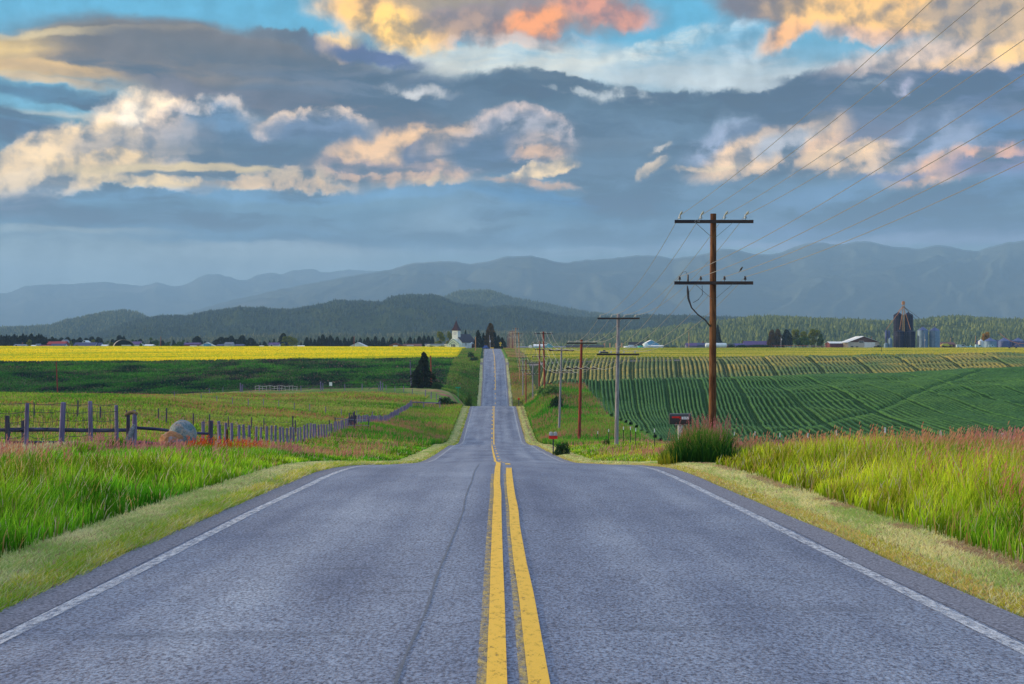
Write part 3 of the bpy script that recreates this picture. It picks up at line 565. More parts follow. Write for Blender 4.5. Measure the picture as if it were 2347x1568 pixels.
pC = [(1180,798),(1300,788),(1400,772),(1500,758),(1600,747),(1673,740),(1733,731),(1798,731),(1873,736),(1950,739),(2023,742),(2080,742),(2103,740),(2153,733),(2203,731),(2273,736),(2346,739),(2450,742),(2700,735),(2900,740)]
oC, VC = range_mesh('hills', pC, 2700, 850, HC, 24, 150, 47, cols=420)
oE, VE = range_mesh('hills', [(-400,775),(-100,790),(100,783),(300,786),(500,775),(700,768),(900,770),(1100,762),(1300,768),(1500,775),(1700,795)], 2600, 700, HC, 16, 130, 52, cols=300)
def forest(name, Vg, n, hmin, hmax, ca, cb, seed, label, sparse=.35):
    r = np.random.default_rng(seed); nr, nc, _ = Vg.shape
    i = r.uniform(.5, nr-8, n); j = r.uniform(0, nc-1.001, n)
    i0 = i.astype(int); j0 = j.astype(int); fi = (i-i0)[:, None]; fj = (j-j0)[:, None]
    P_ = (Vg[i0, j0]*(1-fi)+Vg[i0+1, j0]*fi)*(1-fj)+(Vg[i0, j0+1]*(1-fi)+Vg[i0+1, j0+1]*fi)*fj
    ok = fbm(P_[:, 0]/110, P_[:, 1]/180, seed, 4) > sparse; ok |= r.uniform(size=n) < .25; P_ = P_[ok]; n = len(P_)
    h = r.uniform(hmin, hmax, n)*(1+.3*(r.uniform(size=n) > .93)); w_ = h*r.uniform(.20, .32, n); k = 6
    ang = np.arange(k)*2*math.pi/k+r.uniform(0, 6, (n, 1))
    ring = np.stack([np.cos(ang)*w_[:, None], np.sin(ang)*w_[:, None], np.full((n, k), 0)+h[:, None]*.12], -1)*np.stack([r.uniform(.75, 1.25, (n, k))]*2+[np.ones((n, k))], -1)
    ring2 = ring*np.array([.55, .55, 1])+np.array([0, 0, 1])*h[:, None, None]*.42
    tip = np.stack([np.zeros(n), np.zeros(n), h], -1)[:, None]
    VV = np.concatenate([ring, ring2, tip], 1)+P_[:, None, :]; k2 = 2*k+1
    b = np.arange(n)[:, None]*k2; jj = np.arange(k)
    qd = np.stack([b+jj, b+(jj+1) % k, b+k+(jj+1) % k, b+k+jj], -1).reshape(-1, 4)
    td = np.stack([b+k+jj, b+k+(jj+1) % k, np.repeat(b+2*k, k, 1)], -1).reshape(-1, 3)
    t = r.uniform(0, 1, (n, 1))**1.3; cc = np.repeat((np.array(ca)*(1-t)+np.array(cb)*t)[:, None], k2, 1).reshape(-1, 3)
    me = np_mesh(name, VV.reshape(-1, 3), [qd, td], LEAFV, cc)
    return tag(link(bpy.data.objects.new(name, me)), label, None, None, 'stuff')
m, g = newmat('conifer_needles')
col = g.node('ShaderNodeAttribute', dict(attribute_name='Col')).outputs['Color']
g.put(g.b.inputs['Base Color'], col); g.b.inputs['Roughness'].default_value = .9; g.b.inputs['Specular IOR Level'].default_value = .1
LEAFV = m
forest('forest', VA, 5000, 7, 12, (.03, .05, .02), (.11, .14, .05), 1, 'hazy conifer forest on the farthest wooded hill')
forest('forest', VB, 30000, 5, 9.5, (.010, .028, .026), (.055, .085, .045), 2, 'dense blue green conifer forest on the long middle hills')
forest('forest', VD, 9000, 5.5, 11, (.015, .035, .02), (.12, .14, .04), 6, 'conifer forest on the rounded hill at the far left')
forest('forest', VC, 18000, 5, 9, (.04, .07, .02), (.19, .22, .05), 3, 'conifer forest tinted sunlit yellow green on the low right hills')  # sunlight carried by the yellow green tree colours
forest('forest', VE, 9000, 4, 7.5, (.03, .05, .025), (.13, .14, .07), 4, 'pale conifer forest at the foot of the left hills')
# ------------------------------------------------------------ grass
def blademat(name, tr=.45):
    m, g = newmat(name)
    col = g.node('ShaderNodeAttribute', dict(attribute_name='Col')).outputs['Color']
    d = g.node('ShaderNodeBsdfDiffuse', None, Color=col).outputs[0]
    t = g.node('ShaderNodeBsdfTranslucent', None, Color=g.mix(1, col, (1.25, 1.2, .6), 'MULTIPLY')).outputs[0]
    mx = g.n.new('ShaderNodeMixShader'); mx.inputs[0].default_value = tr; g.l.new(d, mx.inputs[1]); g.l.new(t, mx.inputs[2])
    g.l.new(mx.outputs[0], g.n['Material Output'].inputs[0]); return m
BLADE = blademat('grass_blade', .42); HEAD = blademat('seed_head', .25)
def blades(X, Y, h, w_, ca, cb, lean, r, Z=None):
    """curved two-segment blades; returns verts, quads, tris, colours"""
    n = len(X); Z = ground(X, Y) if Z is None else Z
    yaw = r.uniform(-.9, .9, n); ld = r.uniform(0, 2*math.pi, n)
    wx = np.cos(yaw)*w_*.5; wy = np.sin(yaw)*w_*.5
    l = lean*h*r.uniform(.2, 1.2, n); lx = np.cos(ld)*l+.25*lean*h; ly = np.sin(ld)*l
    b = np.stack([X, Y, Z-.03], -1); wv = np.stack([wx, wy, 0*wx], -1)
    m_ = b+np.stack([lx*.35, ly*.35, h*.58], -1); t = b+np.stack([lx, ly, h*(1-.25*lean*np.abs(r.uniform(0, 1, n)))], -1)
    V = np.stack([b-wv, b+wv, m_+wv*.8, m_-wv*.8, t], 1)
    i = np.arange(n)[:, None]*5
    q = i+np.array([[0, 1, 2, 3]]); tr = i+np.array([[3, 2, 4]])
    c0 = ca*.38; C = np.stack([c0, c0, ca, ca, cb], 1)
    return V.reshape(-1, 3), q, tr, C.reshape(-1, 3), t
def heads(T, size, c, r):
    """loose seed panicles around the stem tips"""
    n = len(T); k = 5
    a = r.uniform(0, 2*math.pi, (n, k)); zz = np.linspace(-1, .5, k)[None]*size[:, None]*r.uniform(.8, 1.1, (n, 1))
    out = size[:, None]*r.uniform(.10, .34, (n, k))*(1-(np.linspace(0, .8, k)[None]))
    cpt = T[:, None, :]+np.stack([np.cos(a)*out*.4, np.sin(a)*out*.4, zz], -1)
    e = T[:, None, :]+np.stack([np.cos(a)*out+.15*size[:, None], np.sin(a)*out, zz+size[:, None]*.34], -1)
    wv = np.stack([size[:, None]*.05*np.ones((n, k)), size[:, None]*.02*np.ones((n, k)), 0*a], -1)
    V = np.stack([cpt-np.array([0, 0, 1])*size[:, None, None]*.1, (cpt+e)/2+wv, e, (cpt+e)/2-wv], 2)
    i = np.arange(n*k)[:, None]*4; C = np.repeat(np.repeat(c[:, None], k, 1)*r.uniform(.75, 1.25, (n, k, 1)), 4, 1).reshape(-1, 3)
    return V.reshape(-1, 3), i+np.array([[0, 1, 2, 3]]), C
def veg(name, label, X, Y, h, w_, ca, cb, lean, r, hd=None, hsize=None, hcol=None, Z=None):
    V, q, t, C, T = blades(X, Y, h, w_, ca, cb, lean, r, Z)
    fl = [q, t]; mi = [np.zeros(len(q)), np.zeros(len(t))]
    if hd is not None and hd.any():
        V2, q2, C2 = heads(T[hd], hsize[hd], hcol[hd], r); fl = [q, q2+len(V), t]
        mi = [np.zeros(len(q)), np.ones(len(q2)), np.zeros(len(t))]; V = np.concatenate([V, V2]); C = np.concatenate([C, C2])
    me = np_mesh(name, V, fl, [BLADE, HEAD], np.clip(C, 0, 1), mi=np.concatenate(mi))
    return tag(link(bpy.data.objects.new(name, me)), label, None, None, 'stuff')
def sample(n, Y0, Y1, side, d0, d1, r, pw=1.0, margin=.40):
    """points beside the road inside (and a little outside) the view"""
    Y = Y0+(Y1-Y0)*r.uniform(0, 1, n)**pw
    d = d0+(d1-d0)*r.uniform(0, 1, n)
    X = road_x(Y)+side*d; ok = np.abs(X) < margin*Y+2.5
    return X[ok], Y[ok]
def colmix(n, A, B, t): t = t[:, None]; return np.array(A)*(1-t)+np.array(B)*t
def near_grass(side, name, label, seed):
    r = np.random.default_rng(seed); XS = []; YS = []
    for (n, a, b, d0, d1) in ((60000, 11, 24, 4.95, 13), (90000, 24, 46, 4.95, 22), (60000, 46, 80, 5.1, 24), (30000, 80, 130, 5.2, 24)):
        x, y = sample(n, a, b, side, d0, d1, r); XS.append(x); YS.append(y)
    X = np.concatenate(XS); Y = np.concatenate(YS); d = np.abs(X-road_x(Y))
    # keep clear of the gravel driveway mouths
    n1 = fbm(X/1.1, Y/1.6, seed, 4); n2 = fbm(X/5, Y/7, seed+3, 4)
    keep = r.uniform(size=len(X)) < (.45+1.3*(n1-.3)); 
    if side < 0: keep &= ~((Y > 46) & (Y < 52) & (d < 30)); keep &= ~((d > 13.5) & (Y > 42) & (r.uniform(size=len(X)) < .72))
    if side > 0: keep &= ~((X > 3.6) & (X < 5.5) & (Y > 34.5) & (Y < 42))
    X, Y, d, n1, n2 = X[keep], Y[keep], d[keep], n1[keep], n2[keep]; n = len(X)
    tall = sm(4.95, 6.6, d)
    hmax = np.interp(Y, [10, 30, 50, 90, 130], [.78, .85, .72, .6, .5])
    if side < 0: hmax = hmax*np.interp(Y, [10, 18, 26, 34, 60, 75], [1, .9, .72, .55, .5, .8])*np.interp(d, [5, 9, 12, 15, 22], [1, 1.05, .85, .6, .5])
    else: hmax = hmax*np.interp(Y, [10, 28, 40, 60, 90, 130], [1.05, .95, .68, .62, .6, .6])*np.interp(d, [5, 12, 16, 18, 24], [1, 1, .9, .35, .25])
    h = hmax*(.42+.58*tall)*r.uniform(.55, 1.12, n)*(.75+.5*n1)
    if side < 0: h[(X > -11.8) & (X < -9.3) & (Y > 35) & (Y < 47)] *= .45; hmax = np.where((X > -11.8) & (X < -9.3) & (Y > 35) & (Y < 47), hmax*.5, hmax)
    w_ = np.interp(Y, [10, 20, 40, 80, 130], [.011, .015, .028, .05, .08])*r.uniform(.7, 1.4, n)
    t = np.clip((n2-.32)*2.6+r.normal(0, .12, n), 0, 1)
    ca = colmix(n, (.045, .23, .015), (.17, .36, .02), t); cb = colmix(n, (.10, .36, .02), (.42, .52, .05), t)
    if side > 0: ca = ca*np.array([1.45, 1.0, 1]); cb = cb*np.array([1.25, 1.0, 1])
    vig = (1.22 if side > 0 else 1.12)*(.45+1.05*np.clip((fbm(X/.55, Y/.9, seed+21, 3)-.25)*1.9, 0, 1))[:, None]*r.uniform(.55, 1.3, (n, 1)); ca = ca*vig*1.08; cb = cb*vig*1.08
    dk = np.clip((fbm(X/2.6, Y/3.5, seed+31, 3)-.5)*5, 0, 1)[:, None]*(.75 if side < 0 else .35); ca = ca*(1-dk*.6); cb = cb*(1-dk*.55)
    dry = r.uniform(size=n) < (.07 if side < 0 else .13); ca[dry] = (.34, .26, .10); cb[dry] = (.48, .34, .20)
    pale = (r.uniform(size=n) < np.clip(.05+.9*(side < 0)*sm(11.5, 13.5, d)*(Y > 30)*(Y < 48)*(X < -10.5), 0, 1)); ca[pale] = (.42, .40, .30); cb[pale] = (.62, .56, .50)
    red = fbm(X/3.4, Y/5, seed+7, 4); dens = np.clip((red-(.47 if side < 0 else .42))*4.5, 0, 1)*sm(5.3, 6.6, d)
    if side > 0: dens = np.clip(dens*1.2+.16*sm(5.8, 8, d), 0, .8)*np.interp(Y, [0, 25, 40, 60, 130], [.9, 1, .9, .7, .5])
    hd = r.uniform(size=n) < dens*(.20 if side < 0 else .30)
    h[hd] = hmax[hd]*r.uniform(.72, 1.3, hd.sum())*(.75+.3*n1[hd]); w_[hd] *= .6
    hs = np.interp(Y, [10, 30, 60, 130], [.17, .2, .25, .3])*r.uniform(.7, 1.25, n)
    tt = r.uniform(0, 1, n); hc = colmix(n, (.50, .16, .14), (.55, .34, .22), tt)
    k = (fbm(X/6, Y/6, seed+9, 3) > .5); hc[k] = colmix(k.sum(), (.44, .13, .20), (.48, .24, .26), tt[k])
    if side < 0:   # the dark red patch of dock beside the fence
        k = np.exp(-(((X+8.6)/1.3)**2+((Y-50)/9)**2)) > .35; hc[k] = colmix(k.sum(), (.45, .04, .02), (.60, .12, .05), tt[k])
    return veg(name, label, X, Y, h, w_, ca, cb, .38, r, hd, hs, hc)
near_grass(-1, 'tall_grass', 'tall green roadside grass with reddish seed heads left of the road', 101)
near_grass(1, 'tall_grass', 'tall yellow green grass with pink seed heads right of the road', 202)
def mown(side, label, seed):
    r = np.random.default_rng(seed); XS = []; YS = []
    for (n, a, b, d0, d1) in ((52000, 9.5, 24, 3.98, 5.15), (36000, 24, 48, 3.98, 5.3), (16000, 48, 140, 4.0, 5.4), (7000, 140, 262, 4.0, 5.6)):
        x, y = sample(n, a, b, side, d0, d1, r); XS.append(x); YS.append(y)
    X = np.concatenate(XS); Y = np.concatenate(YS); d = np.abs(X-road_x(Y)); n = len(X)
    e = .12*(fbm(Y/2, Y*0+seed, 4, 3)-.5); ok = d > 3.98+e; X, Y, d = X[ok], Y[ok], d[ok]; n = len(X)
    h = r.uniform(.04, .10, n)*(1+.9*(d < 4.3)*(side < 0)); w_ = np.interp(Y, [9, 20, 40, 100, 250], [.009, .014, .026, .06, .13])*r.uniform(.7, 1.4, n)
    t = np.clip(fbm(X/.5, Y/1.2, seed, 3)*2.6-.8+r.normal(0, .42, n), 0, 1)
    ca = colmix(n, (.28, .42, .14), (.64, .62, .42), t); cb = ca*1.25
    k = (d < 4.32) & (r.uniform(size=n) < .65); 
    if side < 0: ca[k] = colmix(k.sum(), (.20, .36, .03), (.52, .50, .10), t[k])
    else: ca[k] = colmix(k.sum(), (.58, .44, .22), (.40, .40, .06), t[k])
    cb[k] = ca[k]*1.2
    k = (r.uniform(size=n) < .12) | ((side > 0) & (d > 4.72) & (d < 5.05) & (fbm(Y/3, Y*0, 3, 3) > .47) & (r.uniform(size=n) < .8)); ca[k] = (.34, .24, .20); cb[k] = (.5, .38, .3)
    veg('mown_verge', label, X, Y, h, w_, ca, cb, .9, r)
mown(-1, 'short pale mown grass strip along the left road edge', 31); mown(1, 'short pale mown grass strip along the right road edge', 32)
# farther tufts, pasture and hedge-bank growth
def tufts(label, X, Y, h, w_, A, B, r, lean=.4, red=0, name='meadow_grass', redc=((.40, .12, .14), (.46, .22, .2))):
    n = len(X); t = np.clip(fbm(X/8, Y/12, 71, 4)*2.4-.7+r.normal(0, .12, n), 0, 1)
    ca = colmix(n, A, B, t)*r.uniform(.65, 1.3, (n, 1))
    pb = (np.clip((fbm(X/30+3, Y/9, 57, 4)-.47)*9, 0, 1)*min(1, red*1.1)*(r.uniform(size=n) < .55))[:, None]; ca = ca*(1-pb)+np.array(redc[0])*.9*pb
    pl = (np.clip((fbm(X/22, Y/11, 63, 4)-.5)*8, 0, 1)*.6*(red >= .4))[:, None]; ca = ca*(1-pl)+np.array((.27, .36, .10))*pl*np.mean(B)/.2
    cb = ca*1.25
    hd = r.uniform(size=n) < np.clip((fbm(X/14, Y/7, 88, 4)-.47)*5, 0, 1)*red
    tt = r.uniform(size=n); hc = colmix(n, redc[0], redc[1], tt)
    return veg(name, label, X, Y, h*r.uniform(.6, 1.3, n), w_*r.uniform(.7, 1.4, n), ca, cb, lean, r, hd if red else None, h*.6*np.ones(n), hc)
r = np.random.default_rng(5)
X, Y = sample(90000, 50, 300, -1, 13, 110, r, 1.1, .36); tufts('green and pink pasture grass on the rolling field left of the road', X, Y, np.interp(Y, [50, 300], [.3, .45]), np.interp(Y, [50, 100, 300], [.05, .1, .3]), (.075, .23, .02), (.21, .33, .045), r, .5, .55)
X, Y = sample(22000, 125, 262, -1, 5.4, 15, r, 1, .5); tufts('green and pink bank grass between left fence and road dip', X, Y, .55, np.interp(Y, [125, 260], [.09, .2]), (.05, .22, .02), (.17, .32, .04), r, .4, .3)
X, Y = sample(30000, 125, 262, 1, 5.4, 16, r, 1, .5); tufts('lush green and pink bank grass right of the road dip', X, Y, .6, np.interp(Y, [125, 260], [.09, .2]), (.045, .23, .02), (.16, .31, .05), r, .4, .32)
X, Y = sample(14000, 400, 720, 1, 5.2, 12, r); tufts('rough grass on the far climb right of the road', X, Y, .7, .35, (.06, .17, .03), (.26, .27, .06), r, .4, .5)
X, Y = sample(14000, 400, 720, -1, 5.2, 15, r); tufts('rough grass on the far climb left of the road', X, Y, .7, .35, (.04, .15, .02), (.13, .24, .04), r, .4, .15)
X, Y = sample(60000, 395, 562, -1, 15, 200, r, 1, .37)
tufts('grass with shade in its dark green colour, on the slope below the yellow field', X, Y, .7, .55, (.008, .028, .022), (.045, .19, .02), r, .5, .2, redc=((.22, .08, .16), (.30, .16, .22)))  # shade of the slope put into the blade colours
# yellow flowering crop and pale grain on the level ground
X, Y = sample(125000, 553, 830, -1, 14, 330, r, 1.2, .38); k = Y > 561-14*(fbm(X/38, X*0, 91, 3)-.5); X, Y = X[k], Y[k]
n = len(X); n1 = fbm(X/80, Y/8, 5, 4); t = np.clip((n1-.40)*4+r.normal(0, .3, n), 0, 1)
ca = colmix(n, (.86, .70, .01), (.42, .50, .015), t); veg('crop_field', 'bright yellow flowering crop field across the left skyline', X, Y, r.uniform(.5, 1.0, n), r.uniform(.3, .8, n), ca*.85, ca*1.15, .3, r)
X, Y = sample(110000, 552, 860, 1, 13, 340, r, 1.2, .38)
n = len(X); n1 = fbm(X/110, Y/9, 9, 4); t = np.clip((n1-.42)*5+r.normal(0, .2, n), 0, 1)
ca = colmix(n, (.52, .47, .10), (.22, .30, .04), t); veg('crop_field', 'pale gold grain field across the right skyline', X, Y, r.uniform(.35, .6, n), r.uniform(.3, .8, n), ca*.85, ca*1.15, .3, r)
# drilled crop rows on the two right-hand swells
m, g = newmat('green_crop_rows')
nn = g.noise(g.scalev(g.obj, (1, .5, 1)), 2.2, 6, .7)[0]; nb = g.noise(g.obj, .05, 4, .6)[0]
c = g.ramp(nn, [(.32, (.010, .055, .022)), (.68, (.062, .175, .042))]); c = g.mix(1, c, g.ramp(nb, [(.35, (.8, .9, .9)), (.65, (1.25, 1.12, 1))]), 'MULTIPLY')
g.put(g.b.inputs['Base Color'], c); g.b.inputs['Roughness'].default_value = .9; g.b.inputs['Specular IOR Level'].default_value = .15
g.put(g.b.inputs['Normal'], g.node('ShaderNodeBump', None, Strength=1, Distance=.2, Height=nn).outputs[0]); ROW1 = m
m, g = newmat('sun_tinted_crop_rows')
nn = g.noise(g.scalev(g.obj, (1, .4, 1)), 1.2, 6, .7)[0]; nb = g.noise(g.scalev(g.obj, (1, .6, 1)), .035, 4, .6)[0]
c = g.ramp(nn, [(.32, (.06, .09, .012)), (.68, (.27, .26, .03))]); c = g.mix(1, c, g.ramp(nb, [(.40, (.30, .62, .6)), (.58, (1.3, 1.05, .9))]), 'MULTIPLY')  # low sun gold and cool shadow bands mixed into the row colour
g.put(g.b.inputs['Base Color'], c); g.b.inputs['Roughness'].default_value = .9; ROW2 = m
def rows(name, label, c0, c1, step, Yc, ya, yb, dy, slope, hh, ww, mat, seed, tram=9, skip=None):
    r = np.random.default_rng(seed); cs = []; c = c0; 
    while c < c1: cs.append(c); c += step*r.uniform(.85, 1.15)
    V = []; Q = []; nb_ = 0
    ys = np.arange(ya, yb, dy)
    for k, c in enumerate(cs):
        thin = .22 if k % tram == tram-1 else 1
        X = c+slope(c)*(ys-Yc)+.25*np.sin(ys/23+c/15)
        ok = (X > road_x(ys)+11.0+sm(60, 140, ys)*0) & (np.abs(X) < .40*ys+6) & (X-road_x(ys) > np.interp(ys, [0, 90, 200, 255, 262, 900], [18.5, 18.5, 17.2, 12.5, 11, 11]))
        if ok.sum() < 4: continue
        i0 = np.where(ok)[0]; X = X[i0]; yy = ys[i0]; n = len(X)
        Z = ground(X, yy); hv = hh*(.8+.4*fbm(X/1.5, yy/4, seed, 3)); hv = hv*(1-.6*sm(.54, .62, fbm(X/16, yy/10, seed+4, 3))); hv = hv*(1-.85*np.exp(-((X-(38.7+(yy-190)*.559))/.75)**2)*(name == 'crop_rows')*(yy < 320)*1.0)*(thin if thin < 1 else 1); wv = ww*thin*(.8+.4*r.uniform(size=n)); jx = .05*ww*r.normal(size=n)
        P_ = np.stack([np.stack([X-wv/2+jx, yy, Z-.05], -1), np.stack([X-wv*.28+jx, yy, Z+hv*.85], -1), np.stack([X+wv*.28+jx, yy, Z+hv], -1), np.stack([X+wv/2+jx, yy, Z-.05], -1)], 1)
        cont = np.diff(i0) == 1; a = np.arange(n-1)[cont]*4+nb_
        for j in range(3): Q.append(np.stack([a+j, a+j+1, a+j+5, a+j+4], -1))
        V.append(P_.reshape(-1, 3)); nb_ += n*4
    me = np_mesh(name, np.concatenate(V), [np.concatenate(Q)], mat, None, False)
    return tag(link(bpy.data.objects.new(name, me)), label, None, None, 'stuff')
s1 = lambda c: (.035+.07*sm(10, 39, c)-.10*sm(42, 60, c)) if True else 0
rows('crop_rows', 'deep green crop drilled in curving rows on the near right hillside', 4, 128, .62, 280, 60, 312, 1.0, lambda c: float(s1(c)), .36, .42, ROW1, 61, 10)
rows('crop_rows', 'green crop rows tinted sunlit gold on the farther right hillside', 10, 215, 1.35, 480, 395, 556, 1.6, lambda c: float(.05+.00105*(c-10)), .62, .92, ROW2, 62, 11)
# ------------------------------------------------------------ fences
WOODB = pm('weathered_blue_grey_wood', (.10, .085, .17), (.23, .20, .33), .85, 9, stretch=(1, 1, .12), bump=.6, spec=.1)
WOODD = pm('dark_weathered_wood', (.035, .03, .055), (.10, .085, .13), .9, 9, stretch=(1, 1, .12), bump=.5, spec=.1)
WOODR = pm('dark_blue_rail_wood', (.02, .02, .05), (.09, .085, .17), .85, 6, stretch=(.12, 1, 1), bump=.5, spec=.1)
WIRE = pm('rusty_fence_wire', (.05, .045, .05), (.12, .10, .09), .7, 20)
GWIRE = pm('grey_fence_wire', (.16, .16, .17), (.28, .27, .27), .5, 20, metal=.3)
WHITEP = pm('chalky_white_paint', (.80, .80, .80), (.6, .6, .6), .7, 12)
TGREEN = pm('dark_green_steel', (.012, .02, .016), (.03, .04, .03), .6, 12)
def post_mb(r_, h, lean=0, ln=0, dip=.25):
    b = MB(); a = random.uniform(0, 6); tx, ty = math.cos(a)*lean, math.sin(a)*lean
    b.tube([(0, 0, -dip), (tx*.3, ty*.3, h*.3), (tx*.8, ty*.8, h*.8), (tx, ty, h-.015), (tx, ty, h)], [r_*1.05, r_, r_*.97, r_*.95, r_*.7], 9, jit=.07)
    return b
def fence(name, label, cat, pts, h, r_, mat, wires=(), wmat=None, wr=.006, sag=.03, group=None, jit=.12, pname='post', share=None, woven=None):
    X0, Y0 = pts[0][:2]; root = empty(name, (X0, Y0, gz(X0, Y0))); tag(root, label, cat, group); base = root.location.copy()
    tops = []; vars_ = [post_mb(r_*random.uniform(.85, 1.15), h*random.uniform(1-jit, 1+jit), random.uniform(0, .05)).mesh(pname, mat, True) for _ in range(min(10, len(pts)))]
    for k, p in enumerate(pts):
        z = gz(p[0], p[1]); o = bpy.data.objects.new(pname, vars_[k % len(vars_)]); link(o, root)
        o.location = Vector((p[0], p[1], z))-base; o.rotation_euler = (random.uniform(-.03, .03), random.uniform(-.03, .03), random.uniform(0, 6))
        if len(p) > 2: o.scale = (1, 1, p[2])
        tops.append((p[0], p[1], z))
    for f_ in wires:
        b = MB()
        for a, c in zip(tops[:-1], tops[1:]):
            A = Vector(a)+Vector((0, 0, h*f_))-base; B = Vector(c)+Vector((0, 0, h*f_))-base; s = sag*random.uniform(.3, 1.5)
            b.tube([A, A.lerp(B, .25)-Vector((0, 0, s*.75)), A.lerp(B, .5)-Vector((0, 0, s)), A.lerp(B, .75)-Vector((0, 0, s*.75)), B], wr, 4, False)
        b.build('wire', wmat or WIRE, root)
    return root, base, tops
def along(pts, step, jit=.15):
    out = []; 
    for (a, b) in zip(pts[:-1], pts[1:]):
        L = math.hypot(b[0]-a[0], b[1]-a[1]); n = max(1, int(round(L/step)))
        for k in range(n): t = k/n+random.uniform(-jit, jit)/n*(k > 0); out.append((a[0]+(b[0]-a[0])*t, a[1]+(b[1]-a[1])*t))
    out.append(pts[-1][:2]); return out
def gp(x, D): return ((x-CX)/F*D, D)
# near tall wire fence (front row) – thick grey-purple posts
pts = [gp(-170, 42), gp(-95, 42.5), gp(-20, 43.5), gp(60, 44.5), gp(140, 45), gp(208, 46), gp(268, 48)]
root, base, tops = fence('wire_fence', 'tall purple grey round posts with sagging barbed wire at far left', 'fence', pts, 1.42, .072, WOODB, (.97, .80, .62, .45, .3), WIRE, .009, .09)
b = MB()   # bent woven mesh strung between the posts
for a, c in zip(tops[:-1], tops[1:]):
    for k in range(14):
        t = (k+.5)/14; p = Vector(a).lerp(Vector(c), t)-base; s = .05*math.sin(k*1.7)
        b.tube([p+Vector((0, .02, .45)), p+Vector((.05+s, .03, .8)), p+Vector((.02+s*2, .02, 1.28-.1*math.sin(math.pi*t)))], .005, 3, False)
b.build('woven_mesh', WIRE, root)
# log rail fence
rp = [gp(-110, 50), gp(18, 50), gp(53, 54), gp(294, 52), gp(306, 50.5), gp(481, 51)]
root = empty('rail_fence', (rp[0][0], rp[0][1], gz(*rp[0]))); base = root.location.copy(); tag(root, 'dark log rail fence with stout posts passing behind the boulders', 'fence')
for k, (X_, Y_) in enumerate(rp):
    o = post_mb(.085 if k in (1, 5) else .06, [1.15, 1.0, .85, 1.1, 1.2, 1.05][k], .03).build('post', [WOODD, WOODB][k in (4,)], root, True); o.location = Vector((X_, Y_, gz(X_, Y_)))-base
for (i, j, hz_, rr) in ((0, 1, .52, .07), (1, 3, .52, .075), (3, 4, .52, .07), (4, 5, .60, .055), (3, 5, .12, .045), (1, 3, .1, .04)):
    A = Vector((*rp[i], gz(*rp[i])+hz_))-base; B = Vector((*rp[j], gz(*rp[j])+hz_))-base
    MB().tube([A, A.lerp(B, .3)+Vector((0, .03, .012)), A.lerp(B, .7)-Vector((0, .02, .02)), B], [rr, rr*.95, rr*.9, rr*.85], 9, jit=.06).build('rail', WOODR, root, True)
# braced gate post with a hanging grey sack
bx, by = gp(300, 49); bz = gz(bx, by); root = empty('gate_post', (bx, by, bz)); tag(root, 'two short posts capped by a knobbly log, with grey sacking hung on the side', 'fence post')
o = post_mb(.055, 1.02).build('post', WOODD, root, True); o.location = (-.1, 0, 0); o = post_mb(.06, 1.08).build('post', WOODB, root, True); o.location = (.14, -.02, 0)
MB().tube([(-.2, 0, 1.0), (-.05, 0, 1.08), (.1, -.02, 1.1), (.22, -.02, 1.04)], [.05, .065, .06, .05], 9, jit=.2).build('cap_log', pm('tan_bark', (.30, .19, .09), (.12, .08, .05), .9, 14, bump=.6), root, True)
MB().tube([(.13, -.1, .72), (.05, -.11, .45), (-.08, -.12, .15), (-.13, -.1, -.05)], [.05, .09, .10, .07], 8, jit=.25).build('sack', pm('grey_sacking', (.30, .30, .36), (.12, .12, .17), .95, 16, bump=.8), root, True)
# picket-like row running down beside the road
def sideX(D): return float(road_x(D))-12.9-(.9 if D > 60 else 0)
pr = [gp(505, 66)]+[(sideX(D), D) for D in (70, 80, 92, 105, 118, 130, 142)]
pp = along(pr, 2.0)
fence('post_fence', 'row of purple grey posts leading down from the rail fence to the gate', 'fence', pp, 1.25, .075, WOODB, (.9, .55, .25), WIRE, .01, .05, jit=.1)
pp = along([(sideX(D), D) for D in (143, 147, 151)], .8); fence('post_fence', 'dense cluster of dark posts on the knoll beside the metal gate', 'fence', pp, 1.5, .08, WOODD, (.8, .3), WIRE, .01, .02, jit=.2)
pp = along([(sideX(D), D) for D in (153, 165, 178, 190, 202, 215, 228, 240, 252)], 1.9)
fence('post_fence', 'long row of blue grey posts curving up to the far pole gateway', 'fence', pp, 1.25, .085, WOODB, (.85, .45), WIRE, .012, .03, jit=.08)
o = MB().tube([(0, 0, -.2), (.06, -.3, .5), (.12, -.6, 1.0)], .05, 7, jit=.1).build('leaning_post', pm('rusty_brown_stake', (.16, .05, .02), (.05, .02, .015), .9, 10), None, True); q = gp(520, 66); o.location = (*q, gz(*q)); tag(o, 'rust brown stake leaning beside the first purple fence post', 'stake')
# thin pasture fences
q2 = [(79,112,1),(178,114,1.15),(230,104,1),(290,112,.8),(363,116,.9),(381,110,1.15),(443,116,1),(480,118,.9),(524,116,1.1),(576,122,1),(604,120,1.1),(671,128,1.25),(678,122,1.2),(755,140,1)]
fence('pasture_fence', 'thin dark posts and wire crossing the pasture behind the rail fence', 'fence', [gp(a, D)+(s,) for a, D, s in q2], 1.05, .05, WOODD, (.85, .5), WIRE, .009, .03)
q3 = [(400,222),(461,218),(497,215),(533,213),(569,211),(604,210),(639,209),(674,208),(710,207),(746,206),(782,205),(818,204),(853,203)]
fence('pasture_fence', 'evenly spaced thin grey posts along the middle of the pasture', 'fence', [gp(a, D) for a, D in q3], 1.15, .055, WOODB, (.8,), WIRE, .008, .03)
q4 = [(480,322),(511,321),(553,320),(595,320),(640,319),(690,318),(735,319),(790,318),(830,317),(868,315),(885,316),(905,313),(925,312),(945,305)]
fence('pasture_fence', 'distant small posts beside the farm track below the dark slope', 'fence', [gp(a, D) for a, D in q4], 1.3, .08, WOODB, (.8, .4), WIRE, .012, .03)
